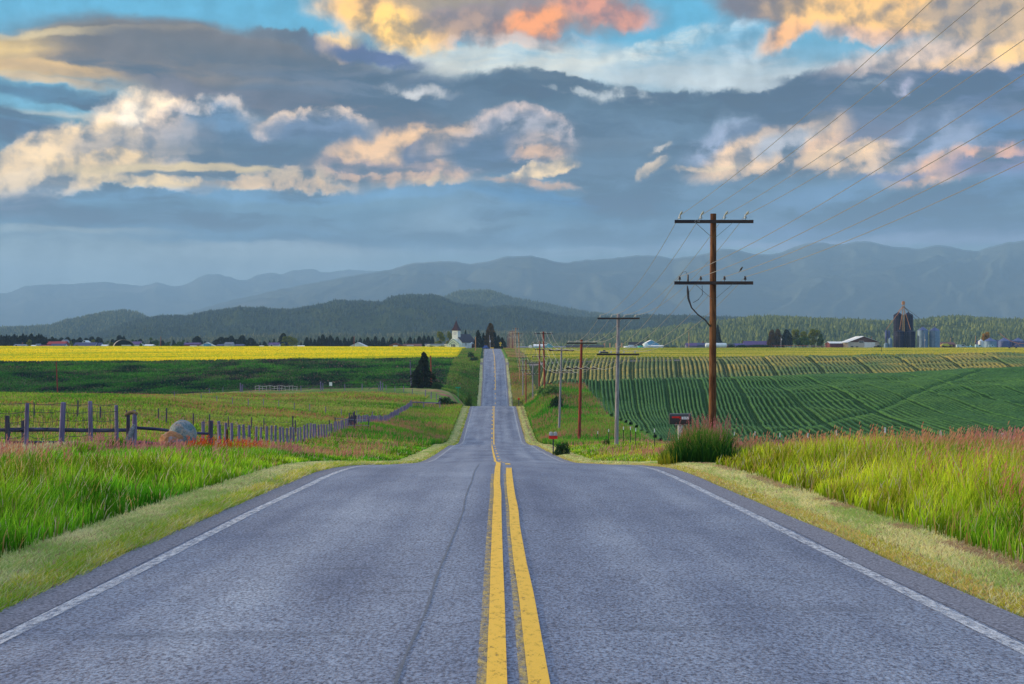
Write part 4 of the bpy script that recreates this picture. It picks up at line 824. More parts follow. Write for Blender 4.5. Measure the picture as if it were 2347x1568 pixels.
q5 = [(975,296),(988,290),(1000,284),(1008,276),(1011,268)]
fence('pasture_fence', 'short curved run of posts from the lone conifer to the pole gateway', 'fence', [gp(a, D) for a, D in q5], 1.4, .09, WOODB, (.8, .4), WIRE, .012, .03)
# braces and sign on the track fence
SIGNW = pm('white_sign_face', (.8, .8, .78), (.68, .68, .66), .6, 8)
for (x_, D, lab) in ((551, 320, 'pair of stout corner posts with a diagonal brace, left on the farm track'), (735, 319, 'stout brace posts with a slanting rail, left of the small white sign'), (872, 315, 'tall brace posts with a slanting rail near the lone conifer')):
    X_, Y_ = gp(x_, D); root = empty('brace_post', (X_, Y_, gz(X_, Y_))); tag(root, lab, 'fence post', 'brace posts on the farm track fence')
    post_mb(.14, 1.9).build('post', WOODB, root, True); o = post_mb(.11, 1.6).build('post', WOODB, root, True); o.location = (.45, 0, 0)
    MB().tube([(0, 0, 1.7), (-2.6, 0, .2)] if x_ > 600 else [(0, 0, 1.5), (2.4, 0, .2)], .07, 6).build('brace', WOODD, root, True)
X_, Y_ = gp(758, 318); root = empty('sign', (X_, Y_, gz(X_, Y_))); tag(root, 'small white square sign on a thin post by the farm track', 'sign')
MB().tube([(0, 0, -.2), (0, 0, 1.5)], .03, 6).build('post', TGREEN, root); MB().box((0, -.04, 1.35), (.62, .03, .78)).build('sign_board', SIGNW, root)
# metal gates
GATEM = pm('grey_galvanised_pipe', (.13, .14, .19), (.24, .25, .31), .45, 12, metal=.4)
GATER = pm('reddish_gate_pipe', (.25, .10, .10), (.14, .06, .07), .6, 12)
def gate(label, A, B, h, mats, group=None):
    root = empty('metal_gate', (A[0], A[1], gz(*A))); tag(root, label, 'gate', group); base = root.location.copy()
    a = Vector((A[0], A[1], gz(*A)))-base; b = Vector((B[0], B[1], gz(*B)))-base; up = Vector((0, 0, 1))
    for k, t in enumerate((0, 1)): MB().tube([a.lerp(b, t)-up*.2, a.lerp(b, t)+up*(h+.1)], .055, 8).build('post', WOODD, root, True)
    for k, f_ in enumerate((.12, .55, 1.0)): MB().tube([a+up*h*f_, b+up*h*f_], .032, 6).build('rail', mats[0 if k else 1], root)
    MB().tube([a.lerp(b, .05)+up*h*.98, a.lerp(b, .5)+up*h*.15], .018, 5).tube([a.lerp(b, .35)+up*h, a.lerp(b, .35)+up*h*.12], .02, 5).build('brace', mats[0], root)
    return root
gate('grey pipe gate left half, across the pasture entrance', gp(768, 138), gp(812, 140), 1.25, (GATEM, GATER), 'pasture gates')
gate('grey pipe gate right half, next to the dense posts', gp(813, 141), gp(845, 145), 1.2, (GATEM, GATER), 'pasture gates')
A = gp(944, 247); B = gp(1008, 251); root = empty('pole_gateway', (*A, gz(*A))); tag(root, 'wide low gateway of dark poles with a top beam and V braces', 'gate'); base = root.location.copy()
a = Vector((*A, gz(*A)))-base; b = Vector((*B, gz(*B)))-base; up = Vector((0, 0, 1))
for t in (0, .42, 1): MB().tube([a.lerp(b, t)-up*.2, a.lerp(b, t)+up*(1.25 if t < 1 else 1.6)], .09, 7).build('post', WOODB, root, True)
MB().tube([a+up*1.2, b+up*1.25], .09, 7).build('beam', WOODB, root, True)
for t in (.2, .75): MB().tube([a.lerp(b, t-.1)+up*.15, a.lerp(b, t)+up*1.1, a.lerp(b, t+.1)+up*.15], .05, 6).build('brace', WOODD, root, True)
# white pipe corral rail
A = gp(585, 325); B = gp(680, 322); root = empty('corral_rail', (*A, gz(*A))); base = root.location.copy(); tag(root, 'pale bent pipe railing at the foot of the dark slope', 'railing')
n = 11; P_ = [Vector((A[0]+(B[0]-A[0])*k/n, A[1]+(B[1]-A[1])*k/n, 0)) for k in range(n+1)]
for p in P_: p.z = gz(p.x, p.y)
PIPEW = pm('pale_pipe', (.45, .48, .46), (.3, .32, .33), .6, 8)
MB().tube([p-base+Vector((0, 0, .95+.12*math.sin(k*2.1))) for k, p in enumerate(P_)], .05, 5).build('rail', PIPEW, root)
MB().tube([p-base+Vector((0, 0, .35+.1*math.sin(k*1.3))) for k, p in enumerate(P_)], .045, 5).build('rail', PIPEW, root)
for k, p in enumerate(P_): MB().tube([p-base-Vector((0, 0, .1)), p-base+Vector((.12*math.sin(k*3), 0, 1.0))], .05, 5).build('post', PIPEW, root)
# steel T posts on the right, each a thing strung by wires
tp = [(1683,114),(1730,104),(1786,95),(1851.5,86),(1917.5,78),(2030,68),(2157,59),(2297.6,51.7)]
root = empty('steel_post_fence', (*gp(*tp[0]), gz(*gp(*tp[0])))); base = root.location.copy(); tag(root, 'line of dark steel posts with white tips in the pink grass on the right', 'fence')
pt = []
tpm = MB(); tpm.bar((0, 0, -.3), (0, 0, 1.12), .05, .012); tpm.bar((0, .02, -.3), (0, .02, 1.12), .012, .05); tpm = tpm.mesh('post', TGREEN)
tip = MB(); tip.bar((0, 0, 1.12), (0, 0, 1.36), .062, .016); tip.bar((0, .02, 1.12), (0, .02, 1.36), .016, .056); tip = tip.mesh('white_tip', WHITEP)
for (x_, D) in tp:
    X_, Y_ = gp(x_, D); z = gz(X_, Y_); o = link(bpy.data.objects.new('post', tpm), root); o.location = Vector((X_, Y_, z))-base; o.rotation_euler = (0, random.uniform(-.03, .03), 0)
    s = 1.14+.1*random.random(); o.scale = (1.15, 1, s); t_ = link(bpy.data.objects.new('white_tip', tip), o); pt.append(Vector((X_, Y_, z))-base)
for f_ in (1.1, .75):
    b = MB()
    for a, c in zip(pt[:-1], pt[1:]): b.tube([a+Vector((0, 0, f_)), a.lerp(c, .5)+Vector((0, 0, f_-.02)), c+Vector((0, 0, f_))], .005, 3, False)
    b.build('wire', GWIRE, root)
for k, (x_, D) in enumerate([(1415,118),(1429,112),(1445,106),(1457,100),(1500,98),(1370,128),(1395,122)]):
    X_, Y_ = gp(x_, D); o = empty('steel_post', (X_, Y_, gz(X_, Y_))); o['label'] = ['short white tipped steel post just right of the pale weathered pole foot', 'white tipped steel post, second right of the pale pole foot', 'white tipped steel post, third right of the pale pole foot', 'white tipped steel post standing clear before the green rows', 'white tipped steel post half hidden left of the mailbox grass', 'small white tipped steel post left of the pale pole foot', 'small white tipped steel post close beside the pale pole foot'][k]; o['category'] = 'fence post'; o['group'] = 'steel posts near the second pole'
    link(bpy.data.objects.new('post', tpm), o); link(bpy.data.objects.new('white_tip', tip), o)
# boulders
def boulder(name, label, loc, size, seed, m, rot=0):
    bm = bmesh.new(); bmesh.ops.create_icosphere(bm, subdivisions=4, radius=1)
    for v in bm.verts:
        p = v.co.copy(); n = Vector((0, 0, 0))
        for k, s in enumerate((1.1, 2.3, 5, 11)): 
            n += (Vector((vnoise(np.array([p.x*s+7]), np.array([p.y*s+p.z*s*1.3]), seed+k)[0]-.5, vnoise(np.array([p.z*s]), np.array([p.x*s+9]), seed+k+9)[0]-.5, vnoise(np.array([p.y*s]), np.array([p.z*s+4]), seed+k+19)[0]-.5)))*(.34/s**.9)
        v.co = p+n
        v.co.z = max(v.co.z, -.6)
        v.co = Vector((v.co.x*size[0], v.co.y*size[1], v.co.z*size[2]))
    me = bpy.data.meshes.new(name); bm.to_mesh(me); bm.free(); me.materials.append(m); me.polygons.foreach_set('use_smooth', [True]*len(me.polygons))
    o = link(bpy.data.objects.new(name, me)); o.location = loc; o.rotation_euler = (0, 0, rot); return tag(o, label, 'boulder', 'boulders by the rail fence')
def rockmat(name, cols):
    m, g = newmat(name); n = g.noise(g.obj, 4.5, 7, .65, .6)[0]; n2 = g.noise(g.obj, 17, 5, .7)[0]
    c = g.ramp(n, cols); c = g.mix(g.rng(n2, .5, .64, 0, .65), c, tuple(x*.35 for x in cols[0][1]))
    g.put(g.b.inputs['Base Color'], c); g.b.inputs['Roughness'].default_value = .9
    g.put(g.b.inputs['Normal'], g.node('ShaderNodeBump', None, Strength=.8, Distance=.04, Height=g.math('ADD', n, n2)).outputs[0]); return m
X_, Y_ = gp(417, 47.5); boulder('boulder', 'large blue grey lichen boulder leaning on the log rails', (X_, Y_, gz(X_, Y_)+.40), (.50, .38, .52), 4, rockmat('blue_grey_rock', [(.35, (.07, .15, .19)), (.5, (.18, .23, .27)), (.62, (.32, .27, .25))]))
X_, Y_ = gp(391, 45.2); boulder('boulder', 'smaller orange brown boulder in front of the blue grey one', (X_, Y_, gz(X_, Y_)+.22), (.40, .32, .36), 8, rockmat('orange_rock', [(.35, (.36, .20, .11)), (.5, (.30, .12, .035)), (.62, (.22, .20, .24))]))
# ------------------------------------------------------------ utility poles and wires
def polemat(name, a, b, c=None):
    m, g = newmat(name); n = g.noise(g.scalev(g.obj, (1, 1, .05)), 26, 6, .7)[0]; n2 = g.noise(g.scalev(g.obj, (1, 1, .25)), 4, 4, .6)[0]
    cc = g.ramp(n, [(.36, b), (.52, a), (.7, tuple(x*1.35 for x in a))]); 
    if c: cc = g.mix(g.rng(n2, .45, .6, 0, .7), cc, c)
    g.put(g.b.inputs['Base Color'], cc); g.b.inputs['Roughness'].default_value = .85; g.b.inputs['Specular IOR Level'].default_value = .15
    g.put(g.b.inputs['Normal'], g.node('ShaderNodeBump', None, Strength=1, Distance=.03, Height=n).outputs[0]); return m
PB = polemat('creosoted_pole_wood', (.10, .042, .02), (.016, .009, .008), (.19, .09, .04)); PRD = polemat('red_brown_pole_wood', (.24, .045, .03), (.04, .012, .012))
PG = polemat('silver_grey_pole_wood', (.26, .25, .28), (.06, .055, .07)); PT = polemat('tan_pole_wood', (.42, .24, .11), (.14, .07, .035))
ARM = pm('dark_crossarm_wood', (.02, .02, .03), (.07, .05, .045), .85, 8, stretch=(.1, 1, 1), bump=.4, spec=.1)
STEEL = pm('dull_steel', (.06, .065, .07), (.14, .15, .16), .5, 20, metal=.6)
GLASSI = pm('grey_glazed_insulator', (.42, .48, .52), (.22, .27, .31), .25, 20, spec=.6); BLACKI = pm('black_insulator', (.02, .02, .025), (.05, .05, .06), .3, 20)
WIREM = pm('bright_aluminium_wire', (.30, .30, .29), (.2, .2, .2), .5, 30, metal=.2)
def insul(mat):
    b = MB(); b.lathe((0, 0, 0), [(.012, -.16), (.012, .04)], 6); b.lathe((0, 0, .03), [(.028, 0), (.062, .01), (.060, .03), (.036, .045), (.052, .06), (.05, .08), (.03, .1), (.04, .12), (.035, .145), (.02, .15)], 12)
    return b.mesh('insulator', mat, True)
INS = insul(GLASSI); INB = insul(BLACKI)
OFF = [(-1.32), (-.50), (.42), (1.22)]
def utility_pole(label, x, D, top, mat, arms, H=None, r_=.14, armL=3.05, lean=0, detail=True, group='utility poles lining the right side of the road', ins=(INS, INS), yaw=0, zt=None, base_x=None):
    X_ = (x-CX)/F*D if base_x is None else (base_x-CX)/F*D; z0 = gz(X_, D); zt = (HY-top)/F*D if zt is None else zt
    Xt = (x-CX)/F*D
    root = empty('utility_pole', (X_, D, z0), yaw); tag(root, label, 'utility pole', group); h = zt-z0; dx = Xt-X_
    k = 9 if detail else 5
    MB().tube([(dx*t, 0, -.4+(h+.4)*t) for t in np.linspace(0, 1, k)], [r_*(1.12-.3*t) for t in np.linspace(0, 1, k)], 14 if detail else 8, jit=.03 if detail else 0).build('shaft', mat, root, True)
    wires = []
    for ai, dz in enumerate(arms):
        c = Vector((dx*(1-dz/h), -r_*1.02-.05, h-dz)); 
        a = MB().box((0, 0, 0), (armL, .10, .125)).build('crossarm', ARM, root); a.location = c
        for s in (-1, 1): MB().bar((s*armL*.245, -.055, -.03), (s*.06, .04, -.62), .035, .012).build('brace', STEEL, a)
        for j, o_ in enumerate(OFF):
            if armL < 2.5: o_ = o_*armL/3.05
            i_ = link(bpy.data.objects.new('insulator', ins[min(ai, 1)]), a); i_.location = (o_, 0, .09)
            wires.append(root.location+Vector(c)+Vector((o_, 0, .24)))
    return root, wires
allw = []
# pole behind the camera that carries the near wires
r0, w0 = utility_pole('utility pole standing beside the camera, out of the picture', CX+9.0/6*F, 6, 0, PB, (.35, 2.62), zt=7.45)
p1, w1 = utility_pole('nearest tall brown utility pole with two crossarms, behind the mailbox', 1635, 58, 490, PB, (.32, 2.70), base_x=1632.5, ins=(INS, INB)); 
p2, w2 = utility_pole('weathered grey utility pole, second in the line, with two crossarms', 1417.5, 108, 720, PG, (.32, 2.92), base_x=1412.5)
p3, w3 = utility_pole('red brown utility pole, third in the line, crossarm against the far farm', 1333, 151, 779, PRD, (.35, 2.9), base_x=1327, r_=.15)
p4, w4 = utility_pole('pale grey slim utility pole with a conduit, just left of the red brown pole', 1287, 181, 798, PG, (.30, 2.9), base_x=1281, r_=.13)
p5, w5 = utility_pole('tall dark utility pole on the grassy bank with a wide crossarm', 1245.5, 247, 760, PRD, (.35, 3.0), base_x=1249, r_=.16)
p6, w6 = utility_pole('dark utility pole just left of the tall one on the bank', 1237, 297, 782.5, PRD, (.35, 3.0), base_x=1236, r_=.16)
p7, w7 = utility_pole('grey utility pole rising from the dip behind the bank', 1221, 345, 829.5, PG, (.35, 2.9), r_=.15)
p8, w8 = utility_pole('red brown utility pole low in the dip beside the far road', 1205.6, 395, 824, PRD, (.35, 2.9), r_=.17)
p9, w9 = utility_pole('grey utility pole low in the dip, nearest the far road', 1198.3, 440, 817, PG, (.35, 2.9), r_=.17)
p10, w10 = utility_pole('very tall tan utility pole at the foot of the far climb', 1188.6, 485, 762, PT, (.4, 3.2), base_x=1192, r_=.20)
p11, w11 = utility_pole('tallest tan utility pole on the far crest', 1182, 640, 751, PT, (.4, 3.2), r_=.2)
chain = [w0, w1, w2, w3, w4, w5, w6, w7, w8, w9, w10, w11]
for (x_, D, tp_, mt, od) in ((1178, 700, 758, PT, 'first'), (1175, 760, 758, PRD, 'second'), (1172, 830, 757.5, PT, 'third'), (1169.5, 900, 759, PT, 'fourth'), (1167, 980, 761, PRD, 'fifth'), (1164, 1080, 767, PRD, 'last')):
    _, w_ = utility_pole(od+' pole left of the tallest one in the cluster on the far crest', x_, D, tp_, mt, (.4, 3.0), r_=.2, detail=False, group='cluster of poles on the far crest'); chain.append(w_)
names8 = ['outer left upper', 'inner left upper', 'inner right upper', 'outer right upper', 'outer left lower', 'inner left lower', 'inner right lower', 'outer right lower']
for j in range(8):
    b = MB(); base = chain[1][j].copy()
    for i in range(len(chain)-1):
        A, B = chain[i][j], chain[i+1][j]; L = (B-A).length; s = .0000+L*(.0105 if i == 0 else .017)
        if i == 0: B2 = B
        pts = []; n = 20 if i < 3 else 9
        for k in range(n+1):
            t = k/n; p = A.lerp(B, t); p.z -= 4*s*t*(1-t)
            pts.append(p-base)
        rr = [.0078+.000085*max(0, p.y+base.y-20) for p in pts]; rr = [min(q, .024) for q in rr]
        b.tube(pts, rr, 4, False)
    o = b.build('power_line', WIREM); o.location = base; tag(o, names8[j]+' wire of the eight strung along the pole line', 'power line', 'wires of the main pole line')
# fittings on the nearest pole
arm_hi = [c for c in p1.children if c.name.startswith('crossarm')][0]; arm_lo = [c for c in p1.children if c.name.startswith('crossarm')][1]
LT_ = pm('pale_stencil_paint', (.45, .45, .45), (.3, .3, .3), .8, 20)
def text(name, body, size, mat, parent, loc, rot=(R(90), 0, 0), ext=.003, align='CENTER'):
    cu = bpy.data.curves.new(name, 'FONT'); cu.body = body; cu.size = size; cu.extrude = ext; cu.align_x = align; cu.align_y = 'CENTER'
    t = bpy.data.objects.new(name+'_tmp', cu); COL.objects.link(t); bpy.context.view_layer.update()
    me = bpy.data.meshes.new_from_object(t.evaluated_get(bpy.context.evaluated_depsgraph_get())); bpy.data.objects.remove(t); me.materials.clear(); me.materials.append(mat); me.name = name
    o = link(bpy.data.objects.new(name, me), parent); o.location = loc; o.rotation_euler = rot; return o
text('lettering', 'C N', .115, LT_, arm_hi, (-.66, -.054, .0))
for o_ in OFF:   # dead-end grips
    g_ = MB().tube([(0, 0, 0), (.0, -.35, .04), (0, -.8, .085)], [.02, .045, .02], 7).build('wire_grip', GLASSI, arm_hi, True); g_.location = (o_, -.02, .24)
b = MB(); P_ = [(-1.02, 0, -.1), (-1.0, 0, -.32), (-.98, 0, -.6), (-.86, 0, -.95), (-.62, 0, -1.22), (-.34, .02, -1.42), (-.12, .12, -1.68)]; b.tube(P_, [.02, .05, .045, .03, .03, .03, .03], 7)
for k in range(6): b.lathe((-1.0+.012*k*.3, 0, -.24-.05*k), [(.02, -.012), (.062, 0), (.02, .012)], 10)
b.build('drop_cable', BLACKI, arm_lo, True)
MB().tube([(-.45, 0, -.1), (-.44, 0, -.45), (-.6, 0, -.65), (-.8, 0, -.76)], .011, 5).build('drop_cable', BLACKI, arm_lo, True)
MB().tube([(-1.3, 0, .26), (-1.2, 0, .42), (-1.08, 0, .44), (-1.0, 0, .28)], .01, 5).tube([(-1.0, 0, .06), (-1.0, 0, .32)], .035, 7).build('jumper_wire', BLACKI, arm_lo, True)
# a bird on the lower right wire
A, B = chain[0][6], chain[1][6]; t = .93; bp = A.lerp(B, t); bp.z -= 4*(B-A).length*.0105*t*(1-t)
bi = MB(); bi.tube([(-.055, 0, .0), (-.03, 0, .05), (.0, 0, .09), (.03, 0, .13), (.045, 0, .155), (.075, 0, .155)], [.006, .025, .036, .026, .021, .003], 9); bi.tube([(0, 0, -.01), (0, 0, .05)], .004, 4); bi.tube([(-.03, 0, .05), (-.09, 0, -.04)], [.014, .006], 6)
o = bi.build('bird', pm('dark_feathers', (.02, .02, .025), (.05, .045, .04), .7, 30), None, True); o.location = bp; tag(o, 'small dark bird perched on a wire right of the nearest pole', 'bird')
# single poles elsewhere
def plain_pole(label, x, D, top, mat, base_x=None, cap=None, arm=0, r_=.13):
    X_ = ((base_x or x)-CX)/F*D; z0 = gz(X_, D); h = (HY-top)/F*D-z0; dx = (x-CX)/F*D-X_
    root = empty('utility_pole', (X_, D, z0)); tag(root, label, 'utility pole')
    MB().tube([(0, 0, -.4), (dx*.5, 0, h*.5), (dx, 0, h)], [r_*1.1, r_, r_*.85], 8).build('shaft', mat, root, True)
    if arm: MB().box((dx, -.12, h-.3), (arm, .1, .12)).build('crossarm', ARM, root)
    if cap: MB().lathe((dx+.32, -.05, h*cap), [(.1, -.5), (.28, -.45), (.28, .4), (.1, .5)], 10).build('transformer', pm('pale_grey_paint', (.5, .52, .54), (.4, .42, .44), .5), root, True)
    return root
plain_pole('leaning thin red brown pole behind the left pasture crest', 129, 350, 829, PRD, 133, arm=1.0, r_=.16)
plain_pole('slim blue grey pole left of the lone conifer', 940, 345, 825, polemat('blue_grey_pole_wood', (.10, .10, .17), (.04, .04, .07)), 943, arm=.7, r_=.14)
plain_pole('red brown pole directly right of the lone conifer', 987, 350, 815, PRD, 989, arm=.0, r_=.18)
plain_pole('pinkish pole in front of the right end of the church', 1090, 640, 772, PT, r_=.18)
plain_pole('pale pole with a transformer before the tall spruces', 1122, 760, 768, PG, 1124, cap=.55, r_=.17)
plain_pole('red brown pole left of the white garage in the yellow field', 368.6, 850, 771, PRD, r_=.2)
plain_pole('dark pole in front of the white tent roof', 811.6, 840, 770, PRD, r_=.17)
plain_pole('tan pole before the dark blue farm sheds', 1579, 850, 760, PT, r_=.17); plain_pole('pale pole with a transformer before the dark conifers', 1790, 850, 773, PG, cap=.8, r_=.17)
plain_pole('dark pole right of the tan and brown barn', 1998, 900, 771, PRD, r_=.17); plain_pole('pale pole standing in front of the round grey bins', 2119, 835, 764, PG, cap=.55, r_=.16)
plain_pole('tan pole right of the silos', 2179, 1000, 774, PT, r_=.2); plain_pole('tan pole left of the orange tree', 2236, 1000, 770, PT, r_=.2); plain_pole('small street lamp pole left of the farm sheds', 1563, 860, 786, PG, r_=.14)
# ------------------------------------------------------------ mailboxes and signs
BLK = pm('black_enamel', (.008, .008, .010), (.02, .02, .022), .35, 12, spec=.5); REDP = pm('red_plastic', (.65, .02, .012), (.5, .015, .01), .45, 10)
PEEL = pm('peeling_white_post_paint', (.72, .72, .70), (.20, .17, .15), .9, 16, stretch=(1, 1, .4), bump=.6, lo=.52, hi=.6)
def mailbox_mesh(L, W, H):
    prof = [(-W/2, 0), (W/2, 0), (W/2, H*.62)]+[(W/2*math.cos(a), H*.62+H*.38*math.sin(a)) for a in np.linspace(.2, math.pi-.2, 8)]+[(-W/2, H*.62)]
    b = MB(); b.prism(prof, -L/2, L/2); return b
X_, Y_ = gp(1559, 39.5); z0 = gz(X_, Y_); zb = (HY-972)/F*Y_
root = empty('mailbox', (X_, Y_, z0)); tag(root, 'black rural mailbox numbered 217 with a red flag on a peeling white post', 'mailbox'); hb = zb-z0
o = mailbox_mesh(.56, .27, .285).build('box', BLK, root, True); o.location = (0, 0, hb); o.rotation_euler = (0, 0, R(90)); bx_ = o
MB().box((0, 0, hb*.5-.15), (.115, .10, hb+.3)).build('post', PEEL, root); MB().box((0, 0, hb-.012), (.3, .2, .022)).build('mounting_board', PEEL, root)
f_ = MB(); f_.box((-.115, -.143, hb+.185), (.235, .008, .045)); f_.box((-.012, -.143, hb+.165), (.045, .008, .06)); f_.lathe((-.2, -.143, hb+.185), [(.018, -.01), (.018, .01)], 8); f_.build('flag', REDP, root)
MB().box((.115, -.139, hb+.165), (.185, .005, .07)).build('number_plate', SIGNW, root)
text('number', '217', .075, pm('black_ink', (.01, .01, .01)), root, (.105, -.143, hb+.165), ext=.001)
MB().box((-.283, 0, hb+.13), (.012, .25, .25)).build('door', BLK, root)
X_, Y_ = gp(1268, 105); z0 = gz(X_, Y_); root = empty('mailbox', (X_, Y_, z0)); tag(root, 'pair of grey mailboxes over a red newspaper tube on a dark post', 'mailbox')
GRYM = pm('grey_mailbox_metal', (.42, .43, .46), (.25, .26, .3), .5); zt = 1.25
for s in (-.15, .15):
    o = mailbox_mesh(.5, .26, .25).build('box', GRYM, root, True); o.location = (s, 0, zt); 
MB().box((0, 0, zt-.13), (.6, .42, .22)).build('newspaper_box', REDP, root); MB().box((0, 0, .5), (.09, .09, 1.4)).build('post', WOODD, root)
X_, Y_ = gp(1189, 262); z0 = gz(X_, Y_); root = empty('mailbox', (X_, Y_, z0)); tag(root, 'tiny red mailbox on the right verge beyond the second dip', 'mailbox')
o = mailbox_mesh(.55, .4, .3).build('box', REDP, root, True); o.location = (0, 0, 1.15); MB().box((0, 0, .5), (.12, .12, 1.3)).build('post', WOODD, root)
SGREEN = pm('green_street_sign', (.02, .30, .16), (.015, .24, .13), .4)
X_, Y_ = gp(1050, 292); z0 = gz(X_, Y_); root = empty('street_sign', (X_, Y_, z0)); tag(root, 'green street name sign on a green post left of the road', 'street sign')
ht = (HY-887)/F*Y_-z0; MB().tube([(0, 0, -.3), (0, 0, ht)], .05, 6).build('post', SGREEN, root); MB().box((0, -.04, ht-.12), (1.0, .03, .26)).build('sign_board', SGREEN, root); o = MB().box((0, -.01, ht-.5), (.03, .7, .22)).build('sign_board', SGREEN, root)
YSGN = pm('yellow_warning_sign', (.75, .48, .02), (.6, .38, .02), .5)
X_, Y_ = gp(1147, 735); z0 = gz(X_, Y_); root = empty('warning_sign', (X_, Y_, z0+.4)); tag(root, 'yellow diamond warning sign by the far crest', 'street sign')
MB().tube([(0, 0, -1), (0, 0, 1.6)], .06, 6).build('post', STEEL, root); q = Matrix.Rotation(R(45), 3, 'Y'); MB().box((0, -.08, 2.4), (1.1, .05, 1.1), q).build('sign_board', YSGN, root); MB().box((0, -.08, 1.35), (.7, .05, .7), q).build('sign_board', YSGN, root)
X_, Y_ = gp(1135, 742); root = empty('sign', (X_, Y_, gz(X_, Y_))); tag(root, 'low yellow board at the road edge on the far crest', 'sign'); MB().box((-1.5, 0, .55), (1.8, .06, .6)).build('sign_board', YSGN, root); MB().box((-1.5, .05, .2), (.1, .05, 1.0)).build('post', STEEL, root)
# ------------------------------------------------------------ trees and shrubs
def leafmat(name, a, b, c=None):
    m, g = newmat(name); n = g.noise(g.obj, .9, 5, .6)[0]; rn = g.noise(g.obj, 5, 3, .7)[0]
    cc = g.mix(g.rng(rn, .35, .65, 0, 1), a, b)
    if c: cc = g.mix(g.rng(n, .45, .62, 0, .85), cc, c)
    d = g.node('ShaderNodeBsdfDiffuse', None, Color=cc).outputs[0]; t = g.node('ShaderNodeBsdfTranslucent', None, Color=cc).outputs[0]
    mx = g.n.new('ShaderNodeMixShader'); mx.inputs[0].default_value = .25; g.l.new(d, mx.inputs[1]); g.l.new(t, mx.inputs[2]); g.l.new(mx.outputs[0], g.n['Material Output'].inputs[0]); return m
LDARK = leafmat('dark_spruce_foliage', (.012, .022, .016), (.035, .05, .022)); LORG = leafmat('sunset_tinted_pine_foliage', (.09, .06, .015), (.22, .12, .025), (.03, .04, .015))  # orange sunset light put into the pine foliage colour
LYG = leafmat('yellow_green_leaves', (.10, .15, .015), (.26, .26, .03), (.05, .09, .015)); LOR = leafmat('orange_leaves', (.30, .16, .02), (.42, .24, .03), (.16, .10, .02)); LMID = leafmat('mid_green_leaves', (.03, .08, .02), (.09, .15, .03))
BARK = pm('grey_brown_bark', (.10, .07, .05), (.04, .03, .025), .95, 8, stretch=(1, 1, .2), bump=.5)
def conifer_mesh(h, w_, seed, mat, n=900, base=.06, irregular=.25, power=.8):
    r = np.random.default_rng(seed); t = r.uniform(0, 1, n)**.75; tiers = 14
    t = (np.floor(t*tiers)+r.uniform(.0, .8, n)**1.6)/tiers; t = np.clip(t, 0, .995)
    a = r.uniform(0, 2*math.pi, n); side = 1+irregular*(fbm(np.cos(a)*1.5+t*4+seed, np.sin(a)*1.5, seed, 3)-.5)*2
    rad = w_*(1-t)**power*side*(.35+.65*r.uniform(0, 1, n)**.45)
    z = h*(base+(1-base)*t); L = (.10+.20*(1-t))*w_*r.uniform(.8, 1.5, n)+.012*h
    c = np.stack([np.cos(a)*rad, np.sin(a)*rad, z-.12*rad], -1); o = np.stack([np.cos(a), np.sin(a), -.30-.2*r.uniform(size=n)], -1)*L[:, None]
    tv = np.stack([-np.sin(a), np.cos(a), 0*a], -1)*L[:, None]*.42; up = np.stack([0*a, 0*a, L*.35*r.uniform(.4, 1.4, n)], -1)
    V = np.stack([c-o, c+tv+up*.2, c+o, c-tv+up*.2, c+up, c-up*1.1+o*.3], 1).reshape(-1, 3); i = np.arange(n)[:, None]*6
    return np_mesh('crown', V, [i+np.array([[0, 1, 2, 3]]), i+np.array([[0, 4, 2]]), i+np.array([[4, 5, 2]])], mat)
def leafy_mesh(h, w_, seed, mat, n=1600, z0=.12, lobes=9, size=.09):
    r = np.random.default_rng(seed); lc = np.stack([r.uniform(-.6, .6, lobes)*w_, r.uniform(-.6, .6, lobes)*w_, h*(z0+.15+(.72-z0)*r.uniform(0, 1, lobes)**.8)], -1); lr = r.uniform(.28, .5, lobes)*min(w_, h*.5)
    lc[:, :2] *= (1.1-.6*np.clip((lc[:, 2]/h-.4)/.6, 0, 1))[:, None]
    k = r.integers(0, lobes, n); d = r.normal(size=(n, 3)); d /= np.linalg.norm(d, axis=1)[:, None]
    c = lc[k]+d*(lr[k]*r.uniform(.55, 1.08, n))[:, None]*np.array([1, 1, .85]); s = size*w_*r.uniform(.5, 1.5, n)
    a = r.normal(size=(n, 3)); a /= np.linalg.norm(a, axis=1)[:, None]; b = np.cross(a, r.normal(size=(n, 3))); b /= np.linalg.norm(b, axis=1)[:, None]
    V = np.stack([c-a*s[:, None], c+b*s[:, None]*.7, c+a*s[:, None], c-b*s[:, None]*.7], 1).reshape(-1, 3); V[:, 2] = np.maximum(V[:, 2], h*.02)
    return np_mesh('crown', V, [np.arange(n)[:, None]*4+np.array([[0, 1, 2, 3]])], mat)
def shrub_mesh(h, w_, seed, mat, n=1800, size=.075):
    r = np.random.default_rng(seed); a = r.uniform(0, 2*math.pi, n); e = np.arcsin(r.uniform(0, 1, n)); q = .62+.75*(fbm(a*1.1+seed, e*2.2, seed, 3)-.3); q = q*r.uniform(.6, 1.03, n)
    c = np.stack([np.cos(a)*np.cos(e)*q*w_, np.sin(a)*np.cos(e)*q*w_, h*(np.sin(e)*q*1.02-.02)], -1); s = size*w_*r.uniform(.5, 1.6, n)
    u = r.normal(size=(n, 3)); u /= np.linalg.norm(u, axis=1)[:, None]; b = np.cross(u, r.normal(size=(n, 3))); b /= np.linalg.norm(b, axis=1)[:, None]
    V = np.stack([c-u*s[:, None], c+b*s[:, None]*.6, c+u*s[:, None], c-b*s[:, None]*.6], 1).reshape(-1, 3)
    return np_mesh('crown', V, [np.arange(n)[:, None]*4+np.array([[0, 1, 2, 3]])], mat)
